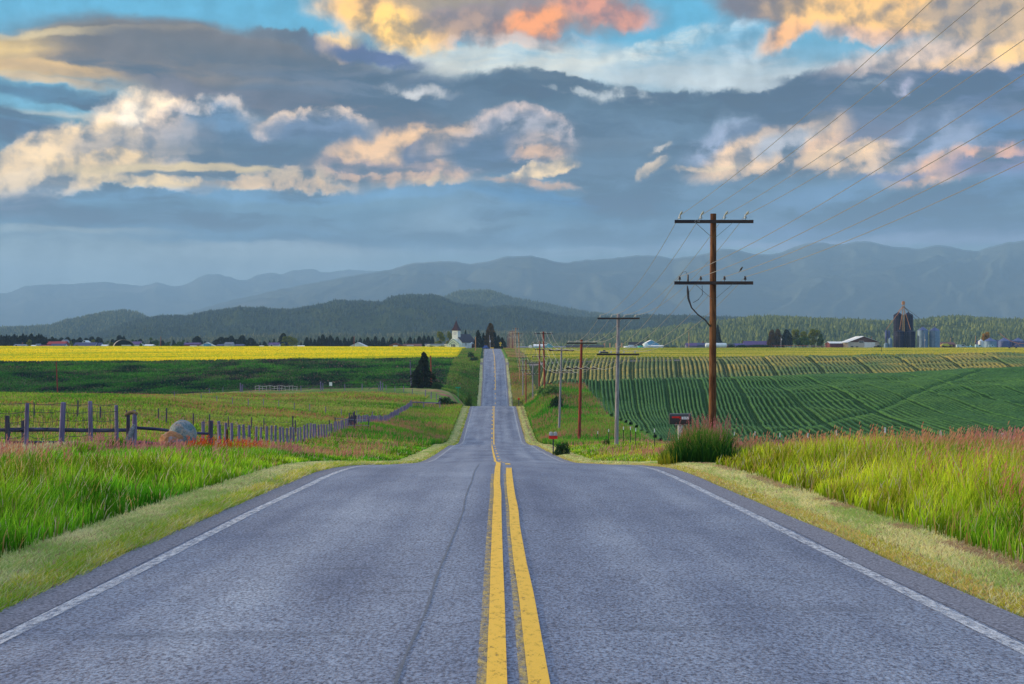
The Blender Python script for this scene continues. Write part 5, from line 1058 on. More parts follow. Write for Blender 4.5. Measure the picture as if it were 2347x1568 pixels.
def trunk_mesh(h, r_, limbs=4, seed=0):
    rr = random.Random(seed); b = MB(); b.tube([(0, 0, -.4), (.02*h*.1, 0, h*.5), (0, 0, h)], [r_, r_*.6, r_*.12], 7)
    for k in range(limbs): a = rr.uniform(0, 6); z = h*rr.uniform(.3, .7); b.tube([(0, 0, z), (math.cos(a)*h*.16, math.sin(a)*h*.16, z+h*.12)], [r_*.35, r_*.08], 5)
    return b.mesh('trunk', BARK, True)
def make_tree(name, crown, trunk):
    t = empty(name, (0, 0, 0)); link(bpy.data.objects.new('trunk', trunk), t); link(bpy.data.objects.new('crown', crown), t); return t
protos = {}
for k in range(4): protos['c%d' % k] = ('conifer', conifer_mesh(1, .23+.03*k, 40+k, LDARK, 620, .05, .35, [.8, .7, .9, .6][k]), trunk_mesh(1, .02))
for k in range(2): protos['p%d' % k] = ('pine', conifer_mesh(1, .30, 50+k, LORG, 700, .1, .7, .45), trunk_mesh(1, .025))
for k in range(2): protos['d%d' % k] = ('pine', conifer_mesh(1, .36, 54+k, LDARK, 500, .2, .8, .42), trunk_mesh(1, .025))
for k in range(3): protos['y%d' % k] = ('deciduous_tree', leafy_mesh(1, .42, 60+k, LYG), trunk_mesh(.8, .03))
protos['w0'] = ('poplar', leafy_mesh(1, .30, 66, LYG, 2600, .0, 16, .10), trunk_mesh(.8, .02)); protos['o0'] = ('deciduous_tree', leafy_mesh(1, .42, 67, LOR, 1200), trunk_mesh(.8, .03))
for k in range(2): protos['m%d' % k] = ('deciduous_tree', leafy_mesh(1, .5, 70+k, LMID), trunk_mesh(.8, .03))
protos['g0'] = ('shrub', shrub_mesh(1, .62, 77, leafmat('pale_green_shrub_leaves', (.06, .16, .04), (.16, .28, .08))), trunk_mesh(.4, .03)); protos['b0'] = ('shrub', shrub_mesh(1, .62, 75, LMID), trunk_mesh(.6, .03)); protos['b1'] = ('shrub', shrub_mesh(1, .62, 76, leafmat('dark_bush_leaves', (.012, .04, .015), (.04, .09, .03))), trunk_mesh(.6, .03))
made = {}
def tree(kind, label, x, D, top, w_=None, group=None, base=None, cat='tree', rot=None):
    nm, cr, tk = protos[kind]
    X_ = (x-CX)/F*D; z0 = gz(X_, D); h = (HY-top)/F*D-z0
    if kind not in made: t = make_tree(nm, cr, tk); made[kind] = t
    else: t = copy_tree(made[kind])
    t.location = (X_, D, z0); wd = {'c': .5, 'p': .56, 'd': .62, 'y': .84, 'w': .56, 'o': .84, 'm': 1.0, 'b': 1.25, 'g': 1.25}[kind[0]]
    sx = h if w_ is None else (w_*D/F)/wd; t.scale = (sx, sx, h); t.rotation_euler = (0, 0, random.uniform(0, 6) if rot is None else rot)
    t['label'] = label; t['category'] = cat
    if group: t['group'] = group
    elif 'group' in t: del t['group']
    return t
tree('c2', 'lone dark bushy conifer standing below the yellow field', 971, 338, 806, 36)
crt = conifer_mesh(1, .31, 90, LDARK, 620, .03, 1.5, .72); [c for c in made['c2'].children if c.name.startswith('crown')][0].data = crt
tree('b0', 'round dark bush beside the road left of the second crest', 1075, 300, 893, 22, cat='bush')
for (x_, D, tp_, w_, lb) in ((1264, 236, 874, 60, 'large pale green shrub crowning the bank right of the road'), (1274, 220, 902, 44, 'dark green shrub on the right flank of the bank'), (1240, 252, 880, 26, 'grassy shrub on the left flank of the bank'), (1288, 98, 1008, 44, 'dark clump of bush under the pair of grey mailboxes'), (1222, 250, 905, 0, ''), (1018, 268, 905, 40, 'dark shrub at the edge of the far left bank'), (1038, 262, 916, 36, 'low dark shrub beside the street sign'), (1080, 560, 803, 20, 'dark rounded bush on the cut bank left of the far road'), (1086, 540, 815, 26, 'large dark thicket on the cut bank left of the far road'), (1000, 330, 872, 30, 'low dark scrub at the foot of the lone conifer'), (905, 118, 992, 0, '')):
    if w_: tree('g0' if 'pale' in lb or 'grassy' in lb else 'b1', lb, x_, D, tp_, w_, cat='bush')
tree('b0', 'leafy weed bush among the white tipped posts', 1390, 112, 1003, 26, cat='bush')
def grove(kinds, xs, tops, D, group, what, w_=None):
    N = ['first', 'second', 'third', 'fourth', 'fifth', 'sixth', 'seventh', 'eighth', 'ninth', 'tenth', 'eleventh', 'twelfth', 'thirteenth', 'fourteenth', 'fifteenth', 'sixteenth', 'seventeenth', 'eighteenth', 'nineteenth', 'twentieth', 'twenty first', 'twenty second', 'twenty third', 'twenty fourth', 'twenty fifth', 'twenty sixth', 'twenty seventh', 'twenty eighth', 'twenty ninth', 'thirtieth', 'thirty first', 'thirty second', 'thirty third', 'thirty fourth']
    for k, (x_, tp_) in enumerate(zip(xs, tops)):
        tree(kinds[k % len(kinds)], '%s, %s from the left' % (what, N[k]), x_, D+random.uniform(-12, 12), tp_, w_[k % len(w_)] if w_ else None, group)
xs = [-18, -6, 3, 9, 15, 21, 27, 33, 39, 46, 53, 60, 66, 72, 78, 84, 89, 95, 101]
grove(['c0', 'c3', 'c1', 'c2'], xs, [766,770,767,769,766,768,770,765,768,769,764,767,769,764,770,768,764,766,771], 980, 'dark conifer wood at the far left', 'dark conifer in the dense wood at far left')
xs = list(range(106, 236, 7)); grove(['c1', 'd0', 'c3', 'd1'], xs, [772,776,771,775,779,773,777,772,780,776,778,773,779,774,778,771,777,772,775][:len(xs)], 1010, 'dark trees behind the left houses', 'dark tree in the row behind the red barn')
xs = [246,258,274,284,302,312,322,345,352,372,384,398,416,430,452,470]; grove(['m0', 'd0', 'd1', 'c2'], xs, [780,777,768,770,776,779,776,782,772,780,784,779,777,783,770,781], 1000, 'dark trees between quonset and garage', 'dark tree in the gap around the arched shed')
xs = [446,455,463]; 
grove(['d0', 'd1'], [453, 465], [772, 786], 990, 'pines behind the white garage', 'dark pine behind the white garage', [26, 16])
grove(['d0', 'd1', 'd0'], [497,508,519,531,542,556,562,574,583], [778,772,774,769,777,768,778,774,786], 985, 'pines right of the white garage', 'dark umbrella shaped pine right of the white garage', [18, 22, 20])
grove(['c1', 'd1', 'c0'], [596,606,618,628,640], [784,782,779,776,786], 990, 'low trees before the spreading tree', 'small dark tree left of the bare limbed tree')
tree('d0', 'tall dark pine towering behind the bare limbed yellow green tree', 650, 965, 763, 20); tree('y0', 'spreading yellow green tree with bare pale limbs', 660, 930, 771, 36); tree('y1', 'lighter half of the spreading yellow green tree clump', 675, 925, 774, 24)
xs = [690,703,712,721,731,740,749,757,764,773,781,790,799,808,817,826,835,843,852,860,869,878,888,897,906,916,927,940,950,961,972,982,990]
tp = [782,772,774,777,770,766,772,768,775,771,778,773,775,771,779,774,776,772,777,770,778,772,780,771,776,773,782,771,775,770,768,769,776]
grove(['c0', 'c3', 'c1', 'c2'], xs, tp, 940, 'spruce row behind the yellow field', 'dark spruce in the long row left of the church')
tree('w0', 'tall yellow green poplar clump left of the church', 1009, 860, 757.5, 24); tree('w0', 'second poplar tucked against the church tower', 1030, 865, 757, 15); tree('c0', 'dark conifer peeping over the church roof', 1067, 900, 756, 14); tree('c3', 'small dark conifer farther left of the poplar', 991, 900, 770, 10)
tree('c2', 'dark spruce just right of the church', 1096, 800, 756, 17); tree('c1', 'slim dark spruce right of the church spruce', 1108, 815, 762, 12); tree('p0', 'tallest spruce by the far crest, tinted sunset orange', 1124, 800, 740, 25); tree('c0', 'dark spruce leaning into the tallest spruce', 1117, 812, 757, 16); tree('c3', 'dark spruce on the right of the tallest spruce', 1133, 800, 759, 16); tree('c1', 'low dark spruce near the yellow sign', 1142, 790, 768, 15); tree('c2', 'lowest dark spruce right beside the yellow sign', 1151, 800, 773, 17)
tree('y2', 'narrow yellow green tree beside the grey house', 67, 905, 777.5, 17); tree('y0', 'small yellow green tree right of the red barn', 162, 890, 782, 9); tree('y1', 'orange green round tree behind the big blue roof', 213, 905, 778, 12); tree('y2', 'low round olive bush left of the arched shed', 258, 890, 784, 18); tree('m0', 'round green tree right of the red brown pole', 386, 900, 782, 18); tree('m1', 'dark red brown bush beside the small pole', 404, 895, 788, 16); tree('m0', 'small bushy tree right of the purple roofed shed', 325, 900, 783, 10); tree('y1', 'tiny bright bush by the big blue roofed barn', 176, 885, 790, 7)
tree('p0', 'left sunset tinted pine of the three by the grain farm', 1770, 880, 755, 20); tree('p1', 'middle sunset tinted pine of the three by the grain farm', 1783, 885, 753, 20); tree('d0', 'right dark pine of the three by the grain farm', 1802, 880, 754.5, 22)
tree('y0', 'yellow green crown nearest the three pines', 1824, 885, 755, 30); tree('y2', 'middle crown of the rounded green tree group', 1846, 895, 757, 30); tree('y1', 'largest yellow topped crown in the rounded group', 1866, 880, 754, 40); tree('m0', 'dark green right hand crown of the rounded group', 1883, 878, 763, 28); tree('m1', 'dark low skirt of trees under the rounded crowns', 1840, 870, 772, 44)
tree('o0', 'orange leaved tree behind the small white bin', 2259, 940, 756, 24); tree('c0', 'dark conifer half hidden by the nearest pole', 1645, 870, 743, 20); tree('y2', 'small yellow tree over the purple roofed building', 1718, 900, 780, 14); tree('w0', 'small pointed yellow tree left of the purple roof', 1702, 900, 778, 7); tree('y1', 'small orange tree behind the blue barn', 1486, 930, 776, 10)
for k, (x_, w_) in enumerate(((1700, 40), (1728, 44), (1750, 36), (1675, 24), (1530, 20), (1545, 16))):
    tree('b1', ['dark hedge bush left of the long purple roof', 'dark hedge bush in front of the long purple roof', 'dark hedge bush at the right end of the purple roof', 'dark hedge bush by the white tank end', 'dark low bush right of the blue barn annex', 'second dark low bush right of the blue barn annex'][k], x_, 868, 788 if x_ > 1600 else 793, w_, 'farm hedge bushes', cat='bush')
# ------------------------------------------------------------ buildings
def rm(name, c, c2=None, rough=.6, scale=.6, metal=0): return pm(name, c, c2 or tuple(x*.82 for x in c), rough, scale, metal, spec=.2)
WALLW = rm('white_clapboard', (.74, .78, .76)); WALLG = rm('pale_green_white_boards', (.62, .74, .62)); ROOFD = rm('dark_purple_shingles', (.02, .015, .035)); ROOFR = rm('maroon_metal_roof', (.035, .010, .02)); WINB = pm('dark_window_glass', (.02, .025, .035), (.05, .06, .07), .15, 1, spec=.7)
WALLT = rm('tan_stucco', (.52, .46, .40)); BROWN = rm('brown_siding', (.14, .06, .05)); ROOFW = rm('white_metal_roof', (.72, .76, .80)); BLUEM = rm('blue_metal_siding', (.12, .34, .55)); BLUED = rm('dark_blue_roof', (.035, .045, .14)); PURP = rm('purple_metal_roof', (.08, .045, .17)); REDW = rm('red_barn_boards', (.30, .02, .025)); TURQ = rm('turquoise_siding', (.18, .48, .55)); GREYR = rm('grey_blue_roof', (.14, .17, .24)); BRICK = rm('red_brown_boards', (.26, .09, .05)); BLKR = rm('black_roof', (.012, .012, .02)); TRIM = rm('white_trim', (.8, .8, .8)); LGREY = rm('light_grey_metal', (.45, .48, .52))
def gable_house(name, label, xl, xr, D, eave, ridge, wall, roof, depth=10, base=None, along_x=True, cat='building', group=None, doors=(), wins=(), gable=None, rz_=0, over=.35, chimney=False):
    """footprint given by its picture width; ridge along x (along_x) or towards the viewer"""
    s = D/F; xc = (xl+xr)/2; W = (xr-xl)*s; X_ = (xc-CX)*s; z0 = gz(X_, D)-.1
    he = (HY-eave)*s-z0; hr = (HY-ridge)*s-z0
    root = empty(name, (X_, D, z0), rz_); tag(root, label, cat, group)
    b = MB(); w_, d_ = W/2, depth/2
    if along_x: prof = [(-d_, 0), (d_, 0), (d_, he), (0, hr), (-d_, he)]; b.prism(prof, -w_, w_); b.v = [(y, x, z) for x, y, z in b.v]
    else: b.prism([(-w_, 0), (w_, 0), (w_, he), (0, hr), (-w_, he)], -d_, d_)
    b.build('wall', wall, root)
    rb = MB(); t = .14
    if along_x:
        for sgn in (-1, 1):
            k = (hr-he)/d_; rb.add([(-w_-over, sgn*(d_+over), he-k*over+.04), (w_+over, sgn*(d_+over), he-k*over+.04), (w_+over, 0, hr+.05), (-w_-over, 0, hr+.05), (-w_-over, sgn*(d_+over), he-k*over+t+.04), (w_+over, sgn*(d_+over), he-k*over+t+.04), (w_+over, 0, hr+t+.05), (-w_-over, 0, hr+t+.05)], [(0,1,2,3),(4,7,6,5),(0,4,5,1),(1,5,6,2),(3,2,6,7),(0,3,7,4)])
    else:
        for sgn in (-1, 1):
            k = (hr-he)/w_; rb.add([(sgn*(w_+over), -d_-over, he-k*over+.04), (sgn*(w_+over), d_+over, he-k*over+.04), (0, d_+over, hr+.05), (0, -d_-over, hr+.05), (sgn*(w_+over), -d_-over, he-k*over+t+.04), (sgn*(w_+over), d_+over, he-k*over+t+.04), (0, d_+over, hr+t+.05), (0, -d_-over, hr+t+.05)], [(0,1,2,3),(4,7,6,5),(0,4,5,1),(1,5,6,2),(3,2,6,7),(0,3,7,4)])
    ro = rb.build('roof', roof, root)
    if chimney: MB().box((w_*.3, 0, hr+.4), (.6, .6, 1.4)).build('chimney', BRICK, ro)
    fy = -d_-.04
    if gable is not None and not along_x: MB().prism([(-w_+.02, he), (w_-.02, he), (0, hr-.02)], -d_-.06, -d_-.003).build('gable_boards', gable, root)
    for (fx, dw, dh, mt) in doors: MB().box((fx*W, fy, dh/2+.1), (dw, .08, dh)).build('door', mt, root)
    for (fx, zz, ww, wh) in wins:
        f_ = MB().box((fx*W, fy, zz), (ww+.2, .06, wh+.2)).build('window', TRIM, root); MB().box((fx*W, fy-.045, zz), (ww, .03, wh)).build('pane', WINB, f_)
    return root
# church
D = 790; s = D/F; X_ = (1043.5-CX)*s; z0 = gz(X_, D); A_ = R(-24)
ch = empty('church', (X_, D, z0), A_); tag(ch, 'white clapboard country church with a dark steeple and purple roof', 'church')
W_ = 7.9; L_ = 17.5; he = 3.3; hr = 7.4
MB().prism([(-W_/2, 0), (W_/2, 0), (W_/2, he), (0, hr-.25), (-W_/2, he)], 0, L_).build('wall', WALLW, ch)
rb = MB()
for sgn in (-1, 1):
    rb.add([(sgn*(W_/2+.35), -.3, he-.3), (sgn*(W_/2+.35), L_+.3, he-.3), (0, L_+.3, hr), (0, -.3, hr), (sgn*(W_/2+.35), -.3, he-.12), (sgn*(W_/2+.35), L_+.3, he-.12), (0, L_+.3, hr+.2), (0, -.3, hr+.2)], [(0,1,2,3),(4,7,6,5),(0,4,5,1),(1,5,6,2),(3,2,6,7),(0,3,7,4)])
rb.build('roof', ROOFD, ch)
MB().prism([(-3.3, 0), (3.3, 0), (3.3, 2.3), (0, 4.9), (-3.3, 2.3)], -2.4, 0).build('porch', WALLG, ch)
b = MB()
for (ww, hh, zz, yy) in ((3.5, 2.6, 2.3, -2.5), (2.3, 1.5, 2.0, -2.55)):
    for sgn in (-1, 1): b.bar((0, yy, zz+hh), (sgn*ww, yy, zz), .16, .2)
b.build('gable_trim', rm('dark_green_trim', (.10, .20, .17)), ch)
f_ = MB(); 
for k in (-.85, 0, .85): f_.prism([(k-.3, .4), (k+.3, .4), (k+.3, 1.9), (k, 2.4), (k-.3, 1.9)], -2.47, -2.41)
for k in (-.85, 0, .85):
    w1_ = MB().prism([(k-.3, .4), (k+.3, .4), (k+.3, 1.9), (k, 2.4), (k-.3, 1.9)], -2.47, -2.41).build('window', WINB, ch)
tw = empty('t', (0, 0, 0)); bpy.data.objects.remove(tw)
ht_ = (HY-757.7)*s-z0; TY = 1.2; TW = 3.3
MB().box((0, TY, ht_/2), (TW, TW, ht_)).build('tower', WALLW, ch); MB().box((0, TY, ht_*.72), (TW+.25, TW+.25, .16)).build('tower_band', TRIM, ch); MB().box((0, TY, ht_+.06), (TW+.5, TW+.5, .18)).build('tower_cornice', rm('dark_maroon_trim', (.10, .03, .05)), ch)
for (nx, ny) in ((0, -1), (1, 0)):
    f_ = MB().box((nx*(TW/2+.03), TY+ny*(TW/2+.03), ht_*.84), (1.5 if ny else .08, .08 if ny else 1.5, 1.35)).build('window', rm('grey_louvre_frame', (.35, .40, .46)), ch)
    MB().box((nx*(TW/2+.08), TY+ny*(TW/2+.08), ht_*.84), (1.15 if ny else .04, .04 if ny else 1.15, 1.05)).build('pane', rm('pale_louvre', (.6, .63, .68)), f_)
sh = (HY-733.6)*s-z0-ht_; b = MB(); e = TW/2+.35
b.add([(-e, TY-e, ht_+.15), (e, TY-e, ht_+.15), (e, TY+e, ht_+.15), (-e, TY+e, ht_+.15), (-e*.62, TY-e*.62, ht_+sh*.28), (e*.62, TY-e*.62, ht_+sh*.28), (e*.62, TY+e*.62, ht_+sh*.28), (-e*.62, TY+e*.62, ht_+sh*.28), (0, TY, ht_+sh)], [(0,1,2,3),(0,1,5,4),(1,2,6,5),(2,3,7,6),(3,0,4,7),(4,5,8),(5,6,8),(6,7,8),(7,4,8)])
sp_ = b.build('steeple', ROOFR, ch); MB().tube([(0, TY, ht_+sh-.1), (0, TY, ht_+sh+1.5)], .05, 6).bar((-.35, TY, ht_+sh+1.2), (.4, TY, ht_+sh+1.2), .05, .22).lathe((0, TY, ht_+sh+.5), [(.02, -.12), (.14, 0), (.02, .12)], 8).build('weathervane', STEEL, sp_)
# side porch with arched door
sx_ = W_/2
MB().prism([(0, 0), (0, 0), (0, 0)], 0, 0) if False else None
b = MB(); b.add([(sx_, 8.2, 0), (sx_+1.2, 8.2, 0), (sx_+1.2, 13.2, 0), (sx_, 13.2, 0), (sx_, 8.2, 1.9), (sx_+1.2, 8.2, 1.9), (sx_+1.2, 13.2, 1.9), (sx_, 13.2, 1.9), (sx_+1.2, 10.7, 3.2), (sx_, 10.7, 3.2)], [(0,1,5,4),(2,3,7,6),(1,2,6,8,5),(4,5,8,9),(6,7,9,8)]); b.build('side_porch', WALLW, ch)
b = MB(); b.bar((sx_+1.3, 7.9, 1.8), (sx_+1.3, 10.7, 3.4), .18); b.bar((sx_+1.3, 13.5, 1.8), (sx_+1.3, 10.7, 3.4), .18); b.build('porch_trim', rm('blue_grey_trim', (.12, .2, .3)), ch)
b = MB(); n_ = 8; vs = [(sx_+1.24, 9.4, .2), (sx_+1.24, 12.0, .2)]+[(sx_+1.24, 10.7+1.3*math.cos(a), 1.3+1.1*math.sin(a)) for a in np.linspace(0, math.pi, n_)]; b.add(vs+[(v[0]+.06, v[1], v[2]) for v in vs], [tuple(range(n_+2)), tuple(range(n_+2, 2*n_+4)), ]); b.build('door', rm('dark_red_door', (.12, .03, .03)), ch)
for yy in (4.6, 16.0):
    f_ = MB().box((sx_+.03, yy, 2.1), (.06, 1.0, 1.7)).build('window', TRIM, ch); MB().box((sx_+.08, yy, 2.1), (.04, .7, 1.35)).build('pane', WINB, f_)
MB().box((-3.2, -2.46, .8), (.5, .08, .4)).build('notice_board', TRIM, ch)
dg = (WALLW,)
gable_house('white_church_hall', 'low flat grey roofed carport hidden in hedges left of the church', 975, 1026, 830, 790.5, 789, WALLW, GREYR, 6)
for x_, lb in ((983, 'left white planter urn in the hedge by the church'), (1022, 'right white planter urn in the hedge by the church')):
    X_ = (x_-CX)*800/F; o = MB().lathe((0, 0, 0), [(.4, 0), (.25, .5), (.2, 1.2), (.8, 1.7), (.9, 2.0), (.3, 2.05)], 10).build('planter', TRIM, None, True); o.location = (X_, 800, gz(X_, 800)); tag(o, lb, 'planter', 'white urns in the church hedge')
for x_, w_, lb in ((990, 26, 'clipped dark hedge left of the church, left half'), (1012, 26, 'clipped dark hedge left of the church, right half')): tree('b1', lb, x_, 806, 791, w_, 'church hedges', cat='hedge')
# left village
H_ = gable_house
H_('house', 'grey roofed bungalow at far left below the dark wood', 36, 60, 900, 794, 789.5, WALLW, GREYR, 9, wins=((-.2, 1.2, 1.2, .8),), chimney=True)
H_('house', 'low white house beside the narrow yellow green tree', 74, 82, 900, 795, 791.5, WALLW, ROOFW, 8); H_('house', 'small white gabled house left of the red roofed sheds', 84, 92, 905, 794, 788.5, WALLW, GREYR, 8, along_x=False)
H_('barn', 'small red barn with a white cupola left of the big red barn', 113, 128, 930, 789, 783.5, REDW, REDW, 8); H_('barn', 'big red barn in the village at left', 130, 153, 925, 791, 783, REDW, REDW, 12)
H_('barn', 'long low magenta roofed shed before the red barns', 94, 117, 890, 795, 791.5, WALLW, rm('magenta_roof', (.16, .02, .08)), 7); H_('barn', 'dark blue roofed shed before the big red barn', 121, 152, 885, 796, 788.5, WALLW, BLUED, 12)
H_('house', 'white gabled house peeking right of the red barn', 141, 158, 935, 785, 779, WALLW, GREYR, 8, along_x=False, wins=((0, 3, 1.4, 1.4),)); H_('house', 'white gabled farmhouse behind the long blue roof', 190, 206, 930, 787, 781, WALLW, ROOFW, 9, along_x=False, wins=((0, 4, 1, 1),))
H_('barn', 'long low barn with a dark blue roof right of the village', 175, 222, 895, 794, 785.5, WALLW, BLUED, 14); H_('barn', 'blue gabled extension at the end of the long blue barn', 222, 234, 897, 793, 786.5, TURQ, BLUED, 10)
H_('shed', 'small white trailer shed right of the long blue barn', 235, 247, 880, 794, 790.5, WALLW, ROOFW, 4); H_('shed', 'pale turquoise low shed beside the round bush', 250, 268, 900, 795.5, 793, TURQ, ROOFW, 5)
H_('barn', 'long white shed with a purple roof behind the arched barn', 292, 325, 925, 790, 783.5, WALLW, PURP, 12); H_('shed', 'low white flat building right of the purple roofed shed', 318, 352, 935, 793, 790, WALLW, ROOFW, 8)
H_('garage', 'white garage with a wide blue door in the yellow field', 459, 492, 860, 793, 785.5, WALLW, ROOFW, 9, along_x=False, doors=((.05, 4.4, 2.2, BLUEM),), rz_=R(6)); H_('house', 'purple roofed house behind the white garage', 425, 460, 940, 790, 786, BRICK, PURP, 8); H_('shed', 'tiny white porch hut left of the garage', 437, 450, 865, 795, 793, WALLW, ROOFW, 4)
H_('barn', 'long low dark blue shed behind the umbrella pines', 500, 560, 960, 793, 789.5, rm('dark_blue_wall', (.06, .08, .16)), BLUED, 10); H_('house', 'pale dome roofed house between the umbrella pines', 517, 535, 950, 790, 785, LGREY, GREYR, 8)
H_('house', 'white and purple house left of the bare limbed tree', 618, 641, 900, 791, 786, WALLW, PURP, 8, wins=((-.2, 1.5, 1, 1),)); H_('shed', 'white low hut under the bare limbed tree', 596, 604, 880, 796, 793, WALLW, ROOFW, 4); H_('shed', 'small white hut right of the bare limbed tree', 683, 697, 880, 796, 792.5, WALLW, ROOFW, 4)
H_('tent', 'large white tent roof rising above the yellow field', 797, 848, 850, 797.5, 785.5, WALLW, rm('white_canvas', (.80, .82, .88)), 12, along_x=False, cat='tent')
H_('house', 'brown gabled house with a pale arch right of the tent', 893, 922, 870, 791, 786, BRICK, ROOFR, 9, along_x=False, doors=((0, 2.6, 1.6, TRIM),)); H_('house', 'brown roofed house left of the poplars', 925, 966, 875, 793.5, 789, LGREY, BROWN, 9, doors=((-.1, 4, 1.6, TRIM),))
# arched shed
D = 880; s = D/F; X_ = (284-CX)*s; z0 = gz(X_, D); root = empty('arched_shed', (X_, D, z0), R(18)); tag(root, 'half round arched metal shed with an open dark end', 'shed')
Wq = 6.0; Hq = (HY-778.5)*s-z0; a = np.linspace(0, math.pi, 15); prof = [(-Wq*math.cos(t), Hq*math.sin(t)) for t in a]+[((Wq-.15)*math.cos(t), (Hq-.15)*math.sin(t)) for t in a]
MB().prism(prof, -4, 6).build('shell', rm('grey_ribbed_metal', (.40, .36, .30), None, .35, 1, .5), root, True); MB().prism([(-(Wq-.2)*math.cos(t), (Hq-.2)*math.sin(t)) for t in a], 5.2, 5.4).build('back_wall', BLKR, root); MB().box((1.2, -2, 1.3), (5.5, 3, .5)).build('stored_trailer', TRIM, root)
# right of road farms
H_('shed', 'turquoise and white farm building nearest the road on the right', 1224, 1248, 860, 794, 789.5, TURQ, ROOFW, 8); H_('shed', 'white annex with a turquoise gable beside the turquoise building', 1247, 1267, 862, 794, 787, TURQ, ROOFW, 9, along_x=False)
H_('barn', 'long low dark open sided shed right of the turquoise buildings', 1300, 1383, 870, 796.5, 791.5, rm('painted_bay_shade', (.02, .02, .025)), BLKR, 12); H_('barn', 'long low grey shed on the skyline beside the pole cluster', 1186, 1300, 980, 796.5, 794.5, rm('grey_purple_wall', (.14, .14, .22)), GREYR, 12)  # near-black wall colour stands in for shade in the open bays
X_ = (1216-CX)*840/F; o = MB().lathe((0, 0, 0), [(.05, -.9), (.9, -.85), (1.0, 0), (.9, .85), (.05, .9)], 18).build('round_tank', ROOFW, None, True); o.rotation_euler = (R(90), 0, 0); o.location = (X_, 840, gz(X_, 840)+1.0); tag(o, 'round white tank end beside the turquoise farm building', 'tank')
for k, x_ in enumerate((1385.5, 1398, 1411.5, 1425)):
    X_ = (x_-CX)*870/F; o = MB().box((0, 0, 1.3), (.75, .6, 3.4)).box((0, -.02, 3.05), (.85, .7, .18)).build('marker_post', rm('orange_pink_block', (.62, .32, .18)), None); o.location = (X_, 870, gz(X_, 870)); tag(o, ['first', 'second', 'third', 'last'][k]+' orange post from the left in the farmyard gate row', 'post', 'row of orange posts')
H_('barn', 'blue gabled metal barn with a white roof edge', 1474, 1508, 880, 789, 780, BLUEM, ROOFW, 12, along_x=False, over=.5); H_('shed', 'white lean to annex right of the blue barn', 1484, 1519, 868, 794, 792, rm('pale_blue_wall', (.45, .6, .72)), ROOFW, 6)
H_('barn', 'long shed with a black roof left of the blue barn', 1442, 1474, 885, 792, 784.5, rm('dark_wall', (.03, .03, .05)), BLKR, 9)
for x_, w_, h_, lb, mt in ((1436, 13, 5, 'white rounded tank left of the parked trailers', ROOFW), (1468, 12, 6, 'teal tank in front of the blue barn', rm('teal_tank', (.05, .40, .35))), (1480, 12, 12, 'tall white poly tank against the blue barn', rm('white_poly', (.6, .72, .76)))):
    s = 862/F; X_ = (x_-CX)*s; r_ = w_*s/2; h = h_*s; o = MB().lathe((0, 0, 0), [(r_, 0), (r_, h*.8), (r_*.8, h*.93), (r_*.25, h), (.1, h+.15)], 16).build('tank', mt, None, True); o.location = (X_, 862, gz(X_, 862)); tag(o, lb, 'tank')
H_('barn', 'dark purple roofed shed left of the nearest pole', 1572, 1595, 880, 793, 787, rm('grey_wall', (.2, .22, .3)), PURP, 9); H_('barn', 'dark blue roofed shed behind the white tank', 1595, 1620, 885, 792, 786.5, rm('grey_blue_wall', (.16, .2, .28)), BLUED, 10, chimney=True)
D = 850; s = D/F; X_ = (1641-CX)*s; z0 = gz(X_, D); root = empty('fuel_tank', (X_, D, z0)); tag(root, 'long horizontal white fuel tank passing behind the nearest pole', 'tank'); r_ = 1.35; Lh = 50*s/2
t_ = MB().lathe((0, 0, 0), [(.1, -Lh), (r_*.8, -Lh+.25), (r_, -Lh+.7), (r_, Lh-.7), (r_*.8, Lh-.25), (.1, Lh)], 20).build('tank_body', rm('white_tank_paint', (.68, .76, .80)), root, True); t_.rotation_euler = (0, R(90), 0); t_.location = (0, 0, r_+.35)
for sg in (-1, 1): MB().box((sg*Lh*.55, 0, .4), (.5, 2.0, 1.0)).build('saddle', LGREY, root)
H_('barn', 'low blue gabled shed joined to the long purple roof', 1682, 1706, 885, 793, 788, rm('pale_wall', (.5, .52, .58)), rm('indigo_roof', (.06, .05, .22)), 8); H_('barn', 'long building with a purple metal roof behind the hedge', 1704, 1759, 890, 791.5, 782.5, rm('dim_wall', (.1, .08, .1)), PURP, 11); H_('shed', 'dark red brown shed right of the white fuel tank', 1667, 1682, 872, 793, 789, BROWN, BLKR, 8)
H_('barn', 'red brown flat shed attached left of the tan barn', 1897, 1936, 890, 787.5, 783.5, rm('maroon_siding', (.16, .04, .05)), ROOFW, 14)
H_('barn', 'tan and brown barn with a white garage door near the silos', 1935.5, 2006, 880, 784.5, 771.5, WALLT, ROOFW, 20, along_x=False, gable=BROWN, over=.9, doors=((.19, 6.3, 3.3, TRIM), (-.38, 1.6, 1.2, WINB), (-.22, 1.4, 1.0, WINB)), wins=((-.08, 3.6, 2.6, 1.1),))
H_('shed', 'open fronted brown shed right of the grey bins', 2155, 2185, 900, 790, 785, BROWN, BROWN, 8, doors=((-.3, 3, 2.2, BLKR),)); H_('barn', 'dark roofed long barn behind the right hand bins', 2240, 2346, 960, 792, 780, rm('indigo_wall', (.05, .05, .14)), BLUED, 10)  # black door slab stands for the shade inside the open front
